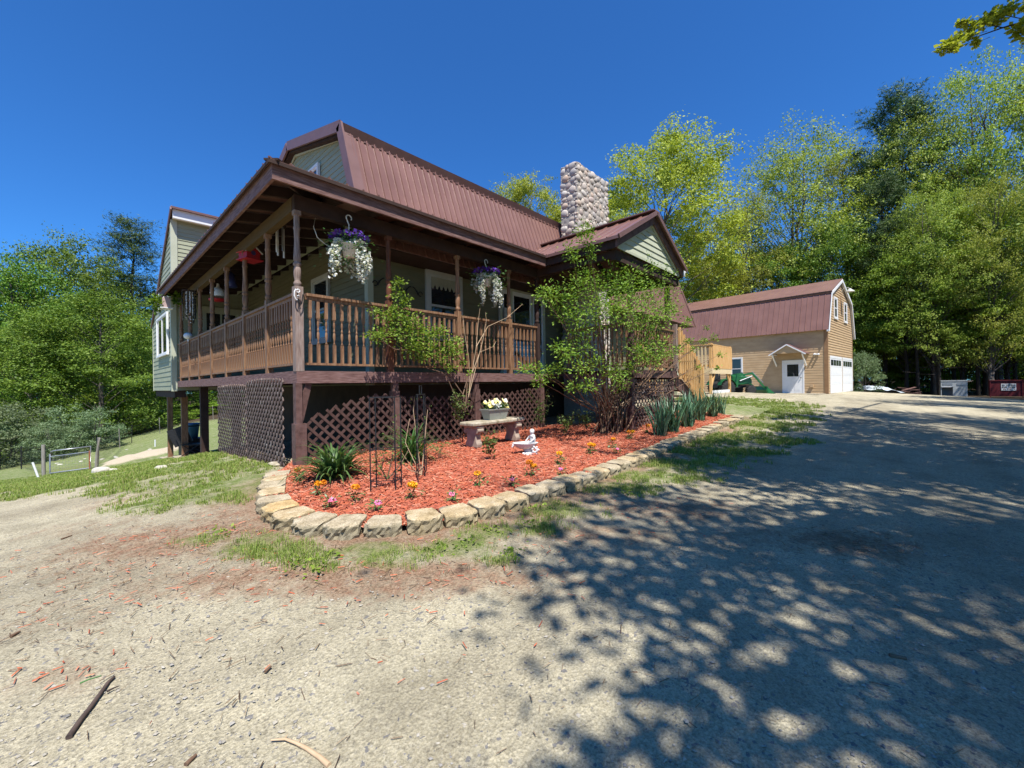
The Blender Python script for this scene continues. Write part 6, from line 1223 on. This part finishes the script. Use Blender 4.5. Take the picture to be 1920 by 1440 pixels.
b.tube([dep(1880,52,6.9)-o0, dep(1850,46,6.85)-o0, dep(1815,47,6.8)-o0], [.009,.006,.003], 5); b.tube([dep(1930,38,7.1)-o0, dep(1890,30,6.95)-o0, dep(1855,24,6.9)-o0], [.009,.006,.003], 5); b.build('limb', m_barkd, root)
PP = []
for u, v, d, r_ in ((1770,90,6.6,1),(1780,80,6.6,1),(1792,85,6.7,.9),(1800,70,6.7,.8),(1812,45,6.8,.9),(1800,42,6.8,.6),(1825,52,6.8,1),(1822,68,6.7,.8),(1830,82,6.7,.7),(1845,40,6.8,1.1),(1860,30,6.85,1.1),(1875,22,6.9,1.2),(1870,40,6.9,.9),(1890,18,6.9,1.1),(1900,12,7,1),(1905,55,7,1.2),(1915,65,7,1.2),(1918,45,7,1),(1920,15,7,.8),(1935,40,7.1,1.2),(1930,80,7.1,1),(1785,92,6.65,.6)):
    k = int(75*r_); PP.append(dep(u, v, d)-o0+q.normal(0, .048*r_, (k,3))*np.array([1,1,.8])*1.0)
PP = [np.where(np.abs(p-p.mean(0)) > .12, p.mean(0)+(p-p.mean(0))*.6, p) for p in PP]
for p in PP: c_ = p.mean(0); b2 = M(); b2.tube([c_, c_*.85+V(0,0,.01)], [.002,.004], 4, False); b2.build('twig', m_barkd, root)
leafobj('foliage', np.concatenate(PP), (0,0,1), .07, .75, m_oak, root, 5, jit=.6)
# ------------------------------------------------------------------ grass
def blades(P, h, w_, rng, m, name='grass'):
    k = len(P); a = rng.uniform(0, 2*pi, k); t = rng.uniform(.1, .9, k); hh = (h*rng.uniform(.45,1.25,k))[:,None]; d = np.stack([np.cos(a), np.sin(a), 0*a], -1); sd_ = np.stack([-np.sin(a), np.cos(a), 0*a], -1)*(w_*rng.uniform(.6,1.3,k))[:,None]/2; Z = V(0,0,1)
    v = np.stack([P-sd_, P+sd_, P+Z*hh*.6+d*hh*.22*t[:,None]+sd_*.7, P+Z*hh*.6+d*hh*.22*t[:,None]-sd_*.7, P+Z*hh*(1-.35*t[:,None])+d*hh*.7*t[:,None]], 1).reshape(-1,3)
    F = (np.array([0,1,2,3,3,2,4])[None]+np.arange(k)[:,None]*5).ravel(); o = link(name, rawmesh(name, v, F, np.tile([4,3], k)), None, m); o['kind'] = 'stuff'; return o
rng = np.random.default_rng(77); N = 210000; f = 1.5+14*rng.random(N)**.75; r = rng.uniform(-1.3, 1.25, N)*f; x = CAM[0]+f*_fw[0]+r*RT[0]; y = CAM[1]+f*_fw[1]+r*RT[1]
gm, lm, fo, sa = masks(x, y); tuft = np.clip(.5+wob(x, y, 7, 3)*.55+.45*wob(x, y, 23, 5), 0, 1.4); pk = np.clip(gm*1.5*tuft-.16, 0, 1)*np.clip(1.1-f/22, .2, 1); d = edist(x, y)
inb = np.zeros(N, bool); near_ = np.where((y > -3.4) & (x > -.8) & (x < 11.5))[0]
eyi = np.interp(x[near_], EP[np.argmin(EP[:,1]*0+np.abs(EP[:,0])):,0], EP[np.argmin(np.abs(EP[:,0])):,1])
inb[near_] = (y[near_] > eyi-.12) & (y[near_] < .3)
kp = (rng.random(N) < pk) & ~inb & (d > .12); x, y, f = x[kp], y[kp], f[kp]; print('grass blades', kp.sum())
nb_ = 13; f = np.repeat(f, nb_); x = np.repeat(x, nb_)+rng.normal(0, .022, len(f)); y = np.repeat(y, nb_)+rng.normal(0, .022, len(f))
blades(np.stack([x, y, terr(x, y)+.003], -1), .058*np.clip(f/6, .85, 1.1)*np.repeat(rng.uniform(.5,1.35,len(f)//nb_), nb_), .0042*np.clip(f/3.5, 1, 2.6), rng, m_grass)
# broad leaved weeds among the grass
q = np.random.default_rng(6); PP = []
for u, v in ((555,1062),(610,1050),(590,1075),(870,1022),(830,1035),(995,985),(960,1040),(1010,955),(920,1000),(300,958),(420,1000),(1180,930)):
    g = ground(u, v); PP.append(g+q.normal(0,1,(26,3))*(.06,.06,.012)+(0,0,.03))
leafobj('weeds', np.concatenate(PP), (0,0,1), .038, .6, m_bush, None, 8, jit=.3)['kind'] = 'stuff'
# ------------------------------------------------------------------ camera, light, sky
cd = bpy.data.cameras.new('camera'); cam = bpy.data.objects.new('camera', cd); COL.objects.link(cam); sc.camera = cam
cd.sensor_width = 36; cd.lens = FPX/1920*36; cd.clip_end = 1500; cd.clip_start = .05
from mathutils import Matrix
mw = Matrix(((RT[0],UP[0],-FW[0],CAM[0]),(RT[1],UP[1],-FW[1],CAM[1]),(RT[2],UP[2],-FW[2],CAM[2]),(0,0,0,1))); cam.matrix_world = mw
SUN = nrm((-.24,-.435,1)); EL = math.asin(SUN[2]); AZ = math.atan2(SUN[0], SUN[1])
from mathutils import Vector
sd = bpy.data.lights.new('sun', 'SUN'); sd.energy = 5.0; sd.angle = rad(.53); sd.color = (1,.96,.92)
so = bpy.data.objects.new('sun', sd); COL.objects.link(so); so.rotation_euler = Vector(tuple(SUN)).to_track_quat('Z','Y').to_euler()
w = bpy.data.worlds.new('World'); sc.world = w; w.use_nodes = True; nt = w.node_tree
sk = nt.nodes.new('ShaderNodeTexSky'); sk.sky_type = 'NISHITA'; sk.sun_disc = False; sk.sun_elevation = EL; sk.sun_rotation = AZ
sk.altitude = 300; sk.air_density = 1.0; sk.dust_density = .2; sk.ozone_density = 3.0
bg = nt.nodes['Background']; bg.inputs[1].default_value = .066
mx = nt.nodes.new('ShaderNodeMix'); mx.data_type = 'RGBA'; mx.blend_type = 'MULTIPLY'; mx.inputs[0].default_value = 1; mx.inputs[7].default_value = (.38,1.0,1.72,1)
nt.links.new(sk.outputs[0], mx.inputs[6]); nt.links.new(mx.outputs[2], bg.inputs[0])
sc.view_settings.view_transform = 'Standard'; sc.view_settings.look = 'None'; sc.view_settings.exposure = .70; sc.view_settings.gamma = 1
cy = sc.cycles; cy.max_bounces = 8; cy.diffuse_bounces = 2; cy.glossy_bounces = 2; cy.transmission_bounces = 4; cy.transparent_max_bounces = 4
cy.sample_clamp_indirect = 6; cy.use_denoising = True; cy.caustics_reflective = cy.caustics_refractive = False
